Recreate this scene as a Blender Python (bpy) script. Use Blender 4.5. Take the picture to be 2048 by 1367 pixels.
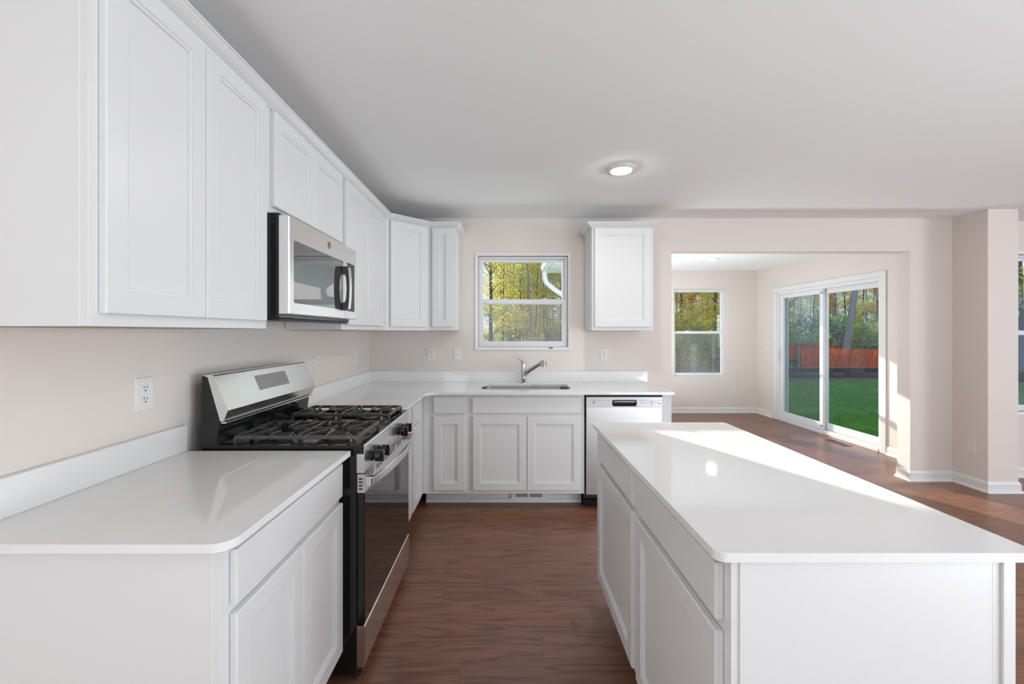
import bpy, bmesh, math, random
from mathutils import Vector, Matrix, Euler

for o in list(bpy.data.objects):
    bpy.data.objects.remove(o, do_unlink=True)
scene = bpy.context.scene
COL = scene.collection

# ------------------------------------------------------------------ camera
EYE = 1.374
cam_d = bpy.data.cameras.new('camera')
cam = bpy.data.objects.new('camera', cam_d)
COL.objects.link(cam)
cam.location = (0, 0, EYE)
cam.rotation_euler = (math.radians(90), 0, 0)
cam_d.sensor_width = 36.0
cam_d.lens = 36.0 * 845.0 / 2048.0
cam_d.shift_x = 13.0 / 2048.0
cam_d.shift_y = -20.0 / 2048.0
cam_d.clip_start = 0.02
cam_d.clip_end = 500
scene.camera = cam

# ------------------------------------------------------------------ sky, sun, added fill lights, exposure
world = bpy.data.worlds.new('sky')
scene.world = world
world.use_nodes = True
wn = world.node_tree.nodes
wl = world.node_tree.links
wn.clear()
w_out = wn.new('ShaderNodeOutputWorld')
w_bg = wn.new('ShaderNodeBackground')
w_tc = wn.new('ShaderNodeTexCoord')
w_sep = wn.new('ShaderNodeSeparateXYZ')
w_sky = wn.new('ShaderNodeValToRGB')
w_sky.color_ramp.elements[0].position = 0.0
w_sky.color_ramp.elements[0].color = (0.58, 0.70, 0.98, 1)
w_sky.color_ramp.elements[1].position = 0.7
w_sky.color_ramp.elements[1].color = (0.24, 0.40, 0.85, 1)
wl.new(w_tc.outputs['Generated'], w_sep.inputs['Vector'])
wl.new(w_sep.outputs['Z'], w_sky.inputs['Fac'])
w_bg.inputs['Strength'].default_value = 1.5
wl.new(w_sky.outputs['Color'], w_bg.inputs['Color'])
wl.new(w_bg.outputs['Background'], w_out.inputs['Surface'])

SUN_DIR = Vector((0.43, -0.974, -0.378)).normalized()
sun_d = bpy.data.lights.new('sun', 'SUN')
sun_d.energy = 6.2
sun_d.angle = math.radians(0.6)
sun_d.color = (1.0, 0.95, 0.87)
sun = bpy.data.objects.new('sun', sun_d)
sun.rotation_euler = SUN_DIR.to_track_quat('-Z', 'Y').to_euler()
sun.location = (-6, 14, 8)
COL.objects.link(sun)

def area(name, loc, direction, sx, sy, power, color=(1, 1, 1)):
    d = bpy.data.lights.new(name, 'AREA')
    d.shape = 'RECTANGLE'
    d.size, d.size_y = sx, sy
    d.energy = power
    d.color = color
    o = bpy.data.objects.new(name, d)
    o.location = loc
    o.rotation_euler = Vector(direction).to_track_quat('-Z', 'Y').to_euler()
    COL.objects.link(o)
    return o

FILL_TINT = (0.88, 0.97, 1.03)
# added unseen area lights, standing in for daylight from the rest of the house
area('fill_rear', (2.6, -0.9, 0.35), (0, 0, 1), 1.8, 1.2, 38, FILL_TINT)  # added fill facing the ceiling, free in the room, no window there
area('fill_rear_right', (3.6, -1.3, 0.35), (-0.5, 0.25, 1), 1.8, 1.2, 58, FILL_TINT)  # added up-light tilted towards the kitchen, not at any window
area('fill_left', (-1.22, -1.0, 1.3), (1, 0.6, 0.1), 1.4, 1.4, 25, FILL_TINT)  # added fill for left-facing sides; the left wall has no window
area('fill_family', (9.2, -1.9, 1.4), (-1, 0.25, 0), 3.0, 1.4, 215, FILL_TINT)  # added fill light by the family room's right wall
area('fill_breakfast', (1.53, 5.7, 0.45), (0.25, 0, 1), 0.4, 2.2, 60, FILL_TINT)  # added up-light hidden by the back wall, brightens the breakfast room

scene.view_settings.view_transform = 'Standard'
scene.view_settings.look = 'None'
scene.view_settings.gamma = 1.0
scene.view_settings.use_curve_mapping = False
scene.view_settings.exposure = 0.2

# ------------------------------------------------------------------ materials
def lin(r, g, b):
    def f(c):
        c /= 255.0
        return c / 12.92 if c <= 0.04045 else ((c + 0.055) / 1.055) ** 2.4
    return (f(r), f(g), f(b), 1.0)

def new_mat(name):
    m = bpy.data.materials.new(name)
    m.use_nodes = True
    nt = m.node_tree
    return m, nt, nt.nodes, nt.links, nt.nodes['Principled BSDF']

def plain(name, col, rough=0.5, metal=0.0, spec=0.5, coat=0.0, bump=None):
    m, nt, n, l, b = new_mat(name)
    b.inputs['Base Color'].default_value = (col[0], col[1], col[2], 1)
    b.inputs['Roughness'].default_value = rough
    b.inputs['Metallic'].default_value = metal
    b.inputs['Specular IOR Level'].default_value = spec
    b.inputs['Coat Weight'].default_value = coat
    tc = n.new('ShaderNodeTexCoord')
    nz = n.new('ShaderNodeTexNoise')
    nz.inputs['Scale'].default_value = bump[0] if bump else 40.0
    nz.inputs['Detail'].default_value = 3
    l.new(tc.outputs['Object'], nz.inputs['Vector'])
    if bump:
        bp = n.new('ShaderNodeBump')
        bp.inputs['Strength'].default_value = bump[1]
        bp.inputs['Distance'].default_value = 0.002
        l.new(nz.outputs['Fac'], bp.inputs['Height'])
        l.new(bp.outputs['Normal'], b.inputs['Normal'])
    else:
        mr = n.new('ShaderNodeMapRange')
        mr.inputs['To Min'].default_value = max(0.0, rough - 0.03)
        mr.inputs['To Max'].default_value = min(1.0, rough + 0.03)
        l.new(nz.outputs['Fac'], mr.inputs['Value'])
        l.new(mr.outputs['Result'], b.inputs['Roughness'])
    return m

M = {}
M['wall'] = plain('wall_paint', (0.81, 0.742, 0.688), 0.6, spec=0.3, bump=(220, 0.06))
M['ceiling'] = plain('ceiling_paint', (0.93, 0.93, 0.93), 0.8, spec=0.2, bump=(260, 0.06))
M['trim'] = plain('trim_paint', (0.84, 0.83, 0.815), 0.35)
M['cab'] = plain('cabinet_paint', (0.80, 0.80, 0.793), 0.33)
M['cabwood'] = plain('cabinet_underside_wood', (0.42, 0.30, 0.19), 0.6)
M['black'] = plain('black_enamel', (0.010, 0.010, 0.010), 0.10)
M['blackmatte'] = plain('black_matte', (0.02, 0.019, 0.018), 0.45)
M['iron'] = plain('cast_iron', (0.11, 0.104, 0.098), 0.27, metal=0.5)
M['darkglass'] = plain('dark_oven_glass', (0.012, 0.012, 0.013), 0.03, spec=0.7, coat=0.25)
M['chrome'] = plain('chrome', (0.60, 0.59, 0.58), 0.09, metal=1.0)
M['plastic'] = plain('white_plastic', (0.82, 0.81, 0.79), 0.3)
M['slot'] = plain('dark_slot', (0.03, 0.028, 0.025), 0.6)
M['burner'] = plain('burner_aluminium', (0.62, 0.56, 0.50), 0.3, metal=0.9)
M['vinyl'] = plain('window_vinyl', (0.84, 0.84, 0.85), 0.35)
M['registerwood'] = plain('brown_register_metal', (0.10, 0.055, 0.035), 0.35)
M['bluetape'] = plain('blue_clip', (0.06, 0.12, 0.22), 0.4)
M['siding'] = plain('white_soffit', (0.78, 0.79, 0.79), 0.5)
M['gutter'] = plain('white_gutter', (0.85, 0.85, 0.84), 0.3)
M['ledgrey'] = plain('control_marks', (0.10, 0.10, 0.11), 0.4)
M['steelgrey'] = plain('control_strip_steel', (0.66, 0.66, 0.665), 0.3, metal=0.35)
M['silt'] = plain('black_silt_fabric', (0.012, 0.013, 0.014), 0.7)
M['post'] = plain('grey_stake', (0.25, 0.23, 0.2), 0.7)

def brushed(name, col, rough, axis):
    m, nt, n, l, b = new_mat(name)
    b.inputs['Base Color'].default_value = (*col, 1)
    b.inputs['Metallic'].default_value = 1.0
    tc = n.new('ShaderNodeTexCoord')
    mp = n.new('ShaderNodeMapping')
    sc = [400, 400, 400]
    sc[axis] = 2
    mp.inputs['Scale'].default_value = sc
    nz = n.new('ShaderNodeTexNoise')
    nz.inputs['Scale'].default_value = 1.0
    mr = n.new('ShaderNodeMapRange')
    mr.inputs['To Min'].default_value = rough - 0.02
    mr.inputs['To Max'].default_value = rough + 0.02
    l.new(tc.outputs['Object'], mp.inputs['Vector'])
    l.new(mp.outputs['Vector'], nz.inputs['Vector'])
    l.new(nz.outputs['Fac'], mr.inputs['Value'])
    l.new(mr.outputs['Result'], b.inputs['Roughness'])
    return m

M['steel'] = brushed('brushed_steel', (0.82, 0.82, 0.82), 0.25, 1)
M['steelx'] = brushed('brushed_steel_sheet', (0.78, 0.78, 0.78), 0.38, 2)
M['steeldark'] = brushed('grey_brushed_steel', (0.33, 0.32, 0.31), 0.3, 1)
M['sinksteel'] = brushed('sink_steel', (0.36, 0.355, 0.35), 0.25, 0)

def quartz():
    m, nt, n, l, b = new_mat('white_quartz')
    tc = n.new('ShaderNodeTexCoord')
    v = n.new('ShaderNodeTexVoronoi')
    v.inputs['Scale'].default_value = 170
    nz = n.new('ShaderNodeTexNoise')
    nz.inputs['Scale'].default_value = 90
    cr = n.new('ShaderNodeValToRGB')
    cr.color_ramp.elements[0].position = 0.05
    cr.color_ramp.elements[0].color = (0.48, 0.47, 0.45, 1)
    cr.color_ramp.elements[1].position = 0.16
    cr.color_ramp.elements[1].color = (0.87, 0.868, 0.858, 1)
    mx = n.new('ShaderNodeMix')
    mx.data_type = 'RGBA'
    mx.inputs['B'].default_value = (0.87, 0.868, 0.858, 1)
    gt = n.new('ShaderNodeMath')
    gt.operation = 'LESS_THAN'
    gt.inputs[1].default_value = 0.56
    l.new(tc.outputs['Object'], v.inputs['Vector'])
    l.new(tc.outputs['Object'], nz.inputs['Vector'])
    l.new(v.outputs['Distance'], cr.inputs['Fac'])
    l.new(nz.outputs['Fac'], gt.inputs[0])
    l.new(gt.outputs['Value'], mx.inputs['Factor'])
    l.new(cr.outputs['Color'], mx.inputs['A'])
    l.new(mx.outputs['Result'], b.inputs['Base Color'])
    b.inputs['Roughness'].default_value = 0.06
    b.inputs['Specular IOR Level'].default_value = 0.5
    return m
M['quartz'] = quartz()

def wood_floor():
    m, nt, n, l, b = new_mat('dark_oak_planks')
    def math_(op, a, c=None, d=None):
        k = n.new('ShaderNodeMath'); k.operation = op
        for i_, v_ in enumerate((a, c, d)):
            if v_ is None: continue
            if isinstance(v_, (int, float)): k.inputs[i_].default_value = v_
            else: l.new(v_, k.inputs[i_])
        return k.outputs['Value']
    H, L = 0.127, 1.35
    tc = n.new('ShaderNodeTexCoord')
    sp = n.new('ShaderNodeSeparateXYZ')
    l.new(tc.outputs['Object'], sp.inputs['Vector'])
    x, y = sp.outputs['X'], sp.outputs['Y']
    yr = math_('DIVIDE', y, H)
    row = math_('FLOOR', yr)
    w1 = n.new('ShaderNodeTexWhiteNoise'); w1.noise_dimensions = '1D'
    l.new(row, w1.inputs['W'])
    xx = math_('DIVIDE', math_('MULTIPLY_ADD', w1.outputs['Value'], 5.3, x), L)
    pl = math_('FLOOR', xx)
    cb = n.new('ShaderNodeCombineXYZ'); l.new(row, cb.inputs['X']); l.new(pl, cb.inputs['Y'])
    w2 = n.new('ShaderNodeTexWhiteNoise'); w2.noise_dimensions = '2D'
    l.new(cb.outputs['Vector'], w2.inputs['Vector'])
    pid = w2.outputs['Value']
    sh = math_('MULTIPLY', pid, 61.0)
    def coords(sx, sy):
        c_ = n.new('ShaderNodeCombineXYZ')
        l.new(math_('MULTIPLY_ADD', x, sx, sh), c_.inputs['X'])
        l.new(math_('MULTIPLY_ADD', y, sy, sh), c_.inputs['Y'])
        l.new(sh, c_.inputs['Z'])
        return c_.outputs['Vector']
    big = n.new('ShaderNodeTexNoise'); big.inputs['Scale'].default_value = 1.0; big.inputs['Detail'].default_value = 3.0
    big.inputs['Roughness'].default_value = 0.45; big.inputs['Distortion'].default_value = 0.35
    l.new(coords(1.6, 15.0), big.inputs['Vector'])
    rg = math_('FRACT', math_('MULTIPLY', big.outputs['Fac'], 5.5))
    cr = n.new('ShaderNodeValToRGB')
    e = cr.color_ramp.elements
    e[0].position = 0.0; e[0].color = (0.160, 0.068, 0.038, 1)
    e[1].position = 1.0; e[1].color = (0.165, 0.070, 0.039, 1)
    for p_, c_ in ((0.10, (0.225, 0.100, 0.056, 1)), (0.55, (0.265, 0.122, 0.070, 1)), (0.82, (0.205, 0.088, 0.050, 1))):
        k = e.new(p_); k.color = c_
    l.new(rg, cr.inputs['Fac'])
    fine = n.new('ShaderNodeTexNoise'); fine.inputs['Scale'].default_value = 1.0; fine.inputs['Detail'].default_value = 3.0
    l.new(coords(7.0, 190.0), fine.inputs['Vector'])
    mr = n.new('ShaderNodeMapRange'); mr.inputs['From Min'].default_value = 0.3; mr.inputs['From Max'].default_value = 0.7
    mr.inputs['To Min'].default_value = 0.80; mr.inputs['To Max'].default_value = 1.18
    l.new(fine.outputs['Fac'], mr.inputs['Value'])
    var = math_('MULTIPLY_ADD', pid, 0.30, 0.86)
    vm = n.new('ShaderNodeVectorMath'); vm.operation = 'SCALE'
    l.new(cr.outputs['Color'], vm.inputs[0]); l.new(math_('MULTIPLY', mr.outputs['Result'], var), vm.inputs['Scale'])
    s1 = math_('LESS_THAN', math_('FRACT', yr), 0.010)
    s2 = math_('LESS_THAN', math_('FRACT', xx), 0.0014)
    seam = math_('MULTIPLY', math_('MAXIMUM', s1, s2), 0.55)
    mix = n.new('ShaderNodeMix'); mix.data_type = 'RGBA'
    mix.inputs['B'].default_value = (0.06, 0.028, 0.017, 1)
    l.new(seam, mix.inputs['Factor'])
    l.new(vm.outputs['Vector'], mix.inputs['A'])
    l.new(mix.outputs['Result'], b.inputs['Base Color'])
    b.inputs['Roughness'].default_value = 0.33
    bp = n.new('ShaderNodeBump'); bp.inputs['Strength'].default_value = 0.10; bp.inputs['Distance'].default_value = 0.002
    l.new(fine.outputs['Fac'], bp.inputs['Height'])
    l.new(bp.outputs['Normal'], b.inputs['Normal'])
    return m
M['floor'] = wood_floor()

def glass_mat(name, tint=(1, 1, 1), refl=1.0):
    m = bpy.data.materials.new(name)
    m.use_nodes = True
    n = m.node_tree.nodes; l = m.node_tree.links
    n.clear()
    out = n.new('ShaderNodeOutputMaterial')
    tr = n.new('ShaderNodeBsdfTransparent'); tr.inputs['Color'].default_value = (*tint, 1)
    gl = n.new('ShaderNodeBsdfGlossy'); gl.inputs['Roughness'].default_value = 0.0
    fr = n.new('ShaderNodeLayerWeight'); fr.inputs['Blend'].default_value = 0.5
    pw = n.new('ShaderNodeMath'); pw.operation = 'POWER'; pw.inputs[1].default_value = 5.0
    mu = n.new('ShaderNodeMath'); mu.operation = 'MULTIPLY_ADD'; mu.inputs[1].default_value = 0.9 * refl; mu.inputs[2].default_value = 0.04 * refl
    mx = n.new('ShaderNodeMixShader')
    l.new(fr.outputs['Facing'], pw.inputs[0])
    l.new(pw.outputs['Value'], mu.inputs[0])
    l.new(mu.outputs['Value'], mx.inputs['Fac'])
    l.new(tr.outputs['BSDF'], mx.inputs[1]); l.new(gl.outputs['BSDF'], mx.inputs[2])
    l.new(mx.outputs['Shader'], out.inputs['Surface'])
    return m
M['glass'] = glass_mat('clear_glass', (0.97, 0.98, 0.975))
M['doorglass'] = glass_mat('door_glass', (0.9, 0.95, 0.93))

def screen_mat():
    m = bpy.data.materials.new('insect_screen')
    m.use_nodes = True
    n = m.node_tree.nodes; l = m.node_tree.links
    n.clear()
    out = n.new('ShaderNodeOutputMaterial')
    tr = n.new('ShaderNodeBsdfTransparent')
    df = n.new('ShaderNodeBsdfDiffuse'); df.inputs['Color'].default_value = (0.28, 0.30, 0.31, 1)
    tl = n.new('ShaderNodeBsdfTranslucent'); tl.inputs['Color'].default_value = (0.3, 0.31, 0.32, 1)
    ad = n.new('ShaderNodeMixShader')
    mx = n.new('ShaderNodeMixShader'); mx.inputs['Fac'].default_value = 0.17
    l.new(df.outputs['BSDF'], ad.inputs[1]); l.new(tl.outputs['BSDF'], ad.inputs[2])
    l.new(tr.outputs['BSDF'], mx.inputs[1]); l.new(ad.outputs['Shader'], mx.inputs[2])
    l.new(mx.outputs['Shader'], out.inputs['Surface'])
    return m
M['screen'] = screen_mat()

def emit(name, col, strength):
    m = bpy.data.materials.new(name)
    m.use_nodes = True
    n = m.node_tree.nodes; l = m.node_tree.links
    n.clear()
    out = n.new('ShaderNodeOutputMaterial')
    e = n.new('ShaderNodeEmission')
    e.inputs['Color'].default_value = (*col, 1); e.inputs['Strength'].default_value = strength
    l.new(e.outputs['Emission'], out.inputs['Surface'])
    return m
M['lamp'] = emit('led_lens', (1.0, 0.97, 0.93), 150)
M['lampdim'] = emit('led_lens_dim', (1.0, 0.97, 0.93), 30)

def leaf_mat(name, c1, c2, c3):
    m = bpy.data.materials.new(name)
    m.use_nodes = True
    n = m.node_tree.nodes; l = m.node_tree.links
    n.clear()
    out = n.new('ShaderNodeOutputMaterial')
    tc = n.new('ShaderNodeTexCoord')
    nz = n.new('ShaderNodeTexNoise'); nz.inputs['Scale'].default_value = 1.7; nz.inputs['Detail'].default_value = 5
    nz.inputs['Roughness'].default_value = 0.8
    l.new(tc.outputs['Object'], nz.inputs['Vector'])
    cr = n.new('ShaderNodeValToRGB')
    e = cr.color_ramp.elements
    e[0].position = 0.36; e[0].color = (*c1, 1)
    e[1].position = 0.64; e[1].color = (*c3, 1)
    x = e.new(0.5); x.color = (*c2, 1)
    l.new(nz.outputs['Fac'], cr.inputs['Fac'])
    df = n.new('ShaderNodeBsdfDiffuse'); tl = n.new('ShaderNodeBsdfTranslucent')
    mx = n.new('ShaderNodeMixShader'); mx.inputs['Fac'].default_value = 0.62
    l.new(cr.outputs['Color'], df.inputs['Color']); l.new(cr.outputs['Color'], tl.inputs['Color'])
    l.new(df.outputs['BSDF'], mx.inputs[1]); l.new(tl.outputs['BSDF'], mx.inputs[2])
    l.new(mx.outputs['Shader'], out.inputs['Surface'])
    return m
M['leaf_yellow'] = leaf_mat('yellow_leaves', (0.42, 0.46, 0.08), (0.80, 0.68, 0.14), (0.92, 0.78, 0.22))
M['leaf_green'] = leaf_mat('green_leaves', (0.20, 0.30, 0.08), (0.50, 0.55, 0.15), (0.82, 0.70, 0.20))
M['leaf_orange'] = leaf_mat('orange_leaves', (0.30, 0.25, 0.05), (0.60, 0.33, 0.06), (0.70, 0.24, 0.07))
M['leaf_dark'] = leaf_mat('dark_shrub_leaves', (0.12, 0.20, 0.07), (0.25, 0.34, 0.11), (0.45, 0.46, 0.18))
M['bark'] = plain('grey_bark', (0.075, 0.062, 0.05), 0.9, bump=(18, 0.6))
M['barkpale'] = plain('pale_bark', (0.30, 0.26, 0.22), 0.9, bump=(18, 0.6))

def ground_mat(name, c1, c2, scale):
    m, nt, n, l, b = new_mat(name)
    tc = n.new('ShaderNodeTexCoord')
    nz = n.new('ShaderNodeTexNoise'); nz.inputs['Scale'].default_value = scale; nz.inputs['Detail'].default_value = 6
    nz.inputs['Roughness'].default_value = 0.75
    cr = n.new('ShaderNodeValToRGB')
    cr.color_ramp.elements[0].position = 0.35; cr.color_ramp.elements[0].color = (*c1, 1)
    cr.color_ramp.elements[1].position = 0.65; cr.color_ramp.elements[1].color = (*c2, 1)
    l.new(tc.outputs['Object'], nz.inputs['Vector']); l.new(nz.outputs['Fac'], cr.inputs['Fac'])
    l.new(cr.outputs['Color'], b.inputs['Base Color'])
    b.inputs['Roughness'].default_value = 0.9
    b.inputs['Specular IOR Level'].default_value = 0.1
    return m
M['lawn'] = ground_mat('lawn_soil', (0.05, 0.15, 0.03), (0.11, 0.26, 0.05), 3.0)
M['mulch'] = ground_mat('leaf_litter', (0.07, 0.05, 0.035), (0.25, 0.17, 0.10), 5.0)
M['blade'] = ground_mat('grass_blades', (0.07, 0.24, 0.035), (0.16, 0.40, 0.07), 2.0)

def orange_mesh():
    m = bpy.data.materials.new('orange_plastic_netting')
    m.use_nodes = True
    n = m.node_tree.nodes; l = m.node_tree.links
    n.clear()
    out = n.new('ShaderNodeOutputMaterial')
    df = n.new('ShaderNodeBsdfDiffuse'); df.inputs['Color'].default_value = (1.0, 0.15, 0.06, 1)
    tl = n.new('ShaderNodeBsdfTranslucent'); tl.inputs['Color'].default_value = (1.0, 0.17, 0.07, 1)
    mx = n.new('ShaderNodeMixShader')
    l.new(df.outputs['BSDF'], mx.inputs[1]); l.new(tl.outputs['BSDF'], mx.inputs[2])
    l.new(mx.outputs['Shader'], out.inputs['Surface'])
    return m
M['orange'] = orange_mesh()

# ------------------------------------------------------------------ geometry helpers
def wloc(o):
    v = Vector((0, 0, 0))
    while o is not None:
        v = v + o.location
        o = o.parent
    return v

class MB:
    """collects shapes in room coordinates; build() links them as one mesh object"""
    def __init__(self, mat4=None):
        self.bm = bmesh.new()
        self.T = mat4 if mat4 is not None else Matrix.Identity(4)
    def v(self, p):
        return self.bm.verts.new(self.T @ Vector(p))
    def face(self, vs):
        try:
            return self.bm.faces.new(vs)
        except ValueError:
            return None
    def box(self, x0, x1, y0, y1, z0, z1):
        p = [(x0, y0, z0), (x1, y0, z0), (x1, y1, z0), (x0, y1, z0), (x0, y0, z1), (x1, y0, z1), (x1, y1, z1), (x0, y1, z1)]
        a = [self.v(q) for q in p]
        for f in ((3, 2, 1, 0), (4, 5, 6, 7), (0, 1, 5, 4), (1, 2, 6, 5), (2, 3, 7, 6), (3, 0, 4, 7)):
            self.face([a[i] for i in f])
        return self
    def loops(self, rings, cap0=True, cap1=True, closed=True):
        """connect a list of equal-length rings"""
        R = [[self.v(p) for p in r] for r in rings]
        k = len(R[0])
        for a, b in zip(R[:-1], R[1:]):
            for i in range(k if closed else k - 1):
                j = (i + 1) % k
                self.face([a[i], a[j], b[j], b[i]])
        if cap0: self.face(list(reversed(R[0])))
        if cap1: self.face(R[-1])
        return self
    def tube(self, path, r, n=12, caps=True):
        path = [Vector(p) for p in path]
        rs = r if isinstance(r, (list, tuple)) else [r] * len(path)
        rings = []
        up = None
        for i, p in enumerate(path):
            if i == 0: t = path[1] - p
            elif i == len(path) - 1: t = p - path[i - 1]
            else: t = (path[i + 1] - p).normalized() + (p - path[i - 1]).normalized()
            t.normalize()
            if up is None:
                up = Vector((0, 0, 1)) if abs(t.z) < 0.9 else Vector((1, 0, 0))
            a = t.cross(up).normalized()
            b = a.cross(t).normalized()
            up = b
            rings.append([p + (a * math.cos(q) + b * math.sin(q)) * rs[i] for q in [2 * math.pi * k / n for k in range(n)]])
        return self.loops(rings, caps, caps)
    def bar(self, p0, p1, w, h):
        """rectangular bar from p0 to p1, w across, h tall"""
        p0, p1 = Vector(p0), Vector(p1)
        t = (p1 - p0).normalized()
        up = Vector((0, 0, 1))
        a = t.cross(up)
        if a.length < 1e-4: a = Vector((1, 0, 0))
        a.normalize()
        b = a.cross(t).normalized()
        rings = []
        for p in (p0, p1):
            rings.append([p + a * (w / 2 * sx) + b * (h / 2 * sy) for sx, sy in ((-1, -1), (1, -1), (1, 1), (-1, 1))])
        return self.loops(rings)
    def lathe(self, prof, c, axis='z', n=24):
        """prof: list of (radius, offset along axis)"""
        rings = []
        for r, h in prof:
            r = max(r, 1e-4)
            ring = []
            for k in range(n):
                q = 2 * math.pi * k / n
                ca, sa = math.cos(q) * r, math.sin(q) * r
                if axis == 'z': ring.append((c[0] + ca, c[1] + sa, c[2] + h))
                elif axis == 'x': ring.append((c[0] + h, c[1] + ca, c[2] + sa))
                else: ring.append((c[0] - ca, c[1] + h, c[2] + sa))
            rings.append(ring)
        return self.loops(rings)
    def prism(self, poly, z0, z1):
        return self.loops([[(x, y, z0) for x, y in poly], [(x, y, z1) for x, y in poly]])
    def extrude_y(self, poly, y0, y1):
        """poly in (x, z)"""
        return self.loops([[(x, y0, z) for x, z in poly], [(x, y1, z) for x, z in poly]])
    def slab(self, poly, holes, z0, z1):
        """flat plate with holes"""
        for z, flip in ((z0, True), (z1, False)):
            edges = []
            for lp in [poly] + holes:
                vs = [self.v((x, y, z)) for x, y in lp]
                edges += [self.bm.edges.new((vs[i], vs[(i + 1) % len(vs)])) for i in range(len(vs))]
            bmesh.ops.triangle_fill(self.bm, use_beauty=True, use_dissolve=False, edges=edges)
        for lp in [poly] + holes:
            a = [self.v((x, y, z0)) for x, y in lp]
            b = [self.v((x, y, z1)) for x, y in lp]
            for i in range(len(lp)):
                j = (i + 1) % len(lp)
                self.face([a[i], a[j], b[j], b[i]])
        bmesh.ops.remove_doubles(self.bm, verts=self.bm.verts, dist=1e-5)
        return self
    def sweep(self, path, prof, caps=True):
        """mitred sweep: path of (x, y), prof of (outward to the right of travel, z)"""
        pts = [Vector((p[0], p[1])) for p in path]
        rings = []
        for i, p in enumerate(pts):
            ns = []
            if i > 0:
                t = (p - pts[i - 1]).normalized(); ns.append(Vector((t.y, -t.x)))
            if i < len(pts) - 1:
                t = (pts[i + 1] - p).normalized(); ns.append(Vector((t.y, -t.x)))
            if len(ns) == 2:
                m = (ns[0] + ns[1]).normalized()
                m = m / max(0.2, m.dot(ns[0]))
            else:
                m = ns[0]
            rings.append([(p.x + m.x * o, p.y + m.y * o, z) for o, z in prof])
        return self.loops(rings, caps, caps)
    def build(self, name, mat, parent=None, bevel=0.0, smooth=False):
        bmesh.ops.recalc_face_normals(self.bm, faces=self.bm.faces)
        off = wloc(parent) if parent is not None else None
        if off is not None:
            for v in self.bm.verts: v.co -= off
        me = bpy.data.meshes.new(name)
        self.bm.to_mesh(me)
        self.bm.free()
        me.materials.append(mat)
        o = bpy.data.objects.new(name, me)
        COL.objects.link(o)
        if parent is not None: o.parent = parent
        if bevel:
            md = o.modifiers.new('bevel', 'BEVEL')
            md.width = bevel; md.segments = 2; md.limit_method = 'ANGLE'; md.angle_limit = math.radians(40)
        if smooth:
            for p in me.polygons: p.use_smooth = True
            try:
                me.set_sharp_from_angle(angle=math.radians(35))
            except Exception:
                pass
        return o

def tag(o, label=None, cat=None, group=None, kind=None):
    if label: o['label'] = label
    if cat: o['category'] = cat
    if group: o['group'] = group
    if kind: o['kind'] = kind
    return o

def thing(name, loc, label, cat, group=None):
    o = bpy.data.objects.new(name, None)
    o.empty_display_size = 0.1
    COL.objects.link(o)
    o.location = loc
    return tag(o, label, cat, group)

def struct(name, mb, mat, label=None, cat=None, bevel=0.0):
    o = mb.build(name, mat, None, bevel)
    return tag(o, label or name.replace('_', ' '), cat or name.split('_')[0], None, 'structure')

def rrect(x0, x1, y0, y1, r, n=6, corners=(1, 1, 1, 1)):
    """rounded rectangle, counter-clockwise from lower-left"""
    out = []
    for (cx, cy, a0, on) in ((x0, y0, 180, corners[0]), (x1, y0, 270, corners[1]), (x1, y1, 0, corners[2]), (x0, y1, 90, corners[3])):
        if not on or r <= 0:
            out.append((cx, cy)); continue
        ox = cx + (r if cx == x0 else -r); oy = cy + (r if cy == y0 else -r)
        for k in range(n + 1):
            a = math.radians(a0 + 90 * k / n)
            out.append((ox + r * math.cos(a), oy + r * math.sin(a)))
    return out

def wall_cells(axis, t0, t1, a0, a1, z0, z1, holes):
    """wall slab: axis 'y' runs along x with thickness t in y; axis 'x' runs along y with thickness in x"""
    mb = MB()
    xs = sorted(set([a0, a1] + [h[0] for h in holes] + [h[1] for h in holes]))
    zs = sorted(set([z0, z1] + [h[2] for h in holes] + [h[3] for h in holes]))
    for i in range(len(xs) - 1):
        run = None
        for j in range(len(zs) - 1):
            cx, cz = (xs[i] + xs[i + 1]) / 2, (zs[j] + zs[j + 1]) / 2
            solid = not any(h[0] < cx < h[1] and h[2] < cz < h[3] for h in holes)
            if solid:
                if run is None: run = [zs[j], zs[j + 1]]
                else: run[1] = zs[j + 1]
            if (not solid or j == len(zs) - 2) and run is not None:
                if axis == 'y': mb.box(xs[i], xs[i + 1], t0, t1, run[0], run[1])
                else: mb.box(t0, t1, xs[i], xs[i + 1], run[0], run[1])
                run = None
    return mb

# face frames for cabinet fronts: local x = along the front, local y = out of the front, z up
def front_matrix(origin, along, out):
    a, o = Vector(along), Vector(out)
    m = Matrix(((a.x, o.x, 0, origin[0]), (a.y, o.y, 0, origin[1]), (0, 0, 1, 0), (0, 0, 0, 1)))
    return m
FACE_L = -0.642      # left run, face frame plane
FACE_B = 3.277       # back run
FM_LEFT = front_matrix((FACE_L, 0, 0), (0, 1, 0), (1, 0, 0))
FM_BACK = front_matrix((0, FACE_B, 0), (1, 0, 0), (0, -1, 0))
FM_ISL = front_matrix((0.478, 0, 0), (0, 1, 0), (-1, 0, 0))
UP_L = -0.9335
UP_B = 3.58
FM_UPL = front_matrix((UP_L, 0, 0), (0, 1, 0), (1, 0, 0))
FM_UPB = front_matrix((0, UP_B, 0), (1, 0, 0), (0, -1, 0))

def ring_rect(a0, a1, z0, z1, ins, n):
    return [(a0 + ins, n, z0 + ins), (a1 - ins, n, z0 + ins), (a1 - ins, n, z1 - ins), (a0 + ins, n, z1 - ins)]

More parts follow.
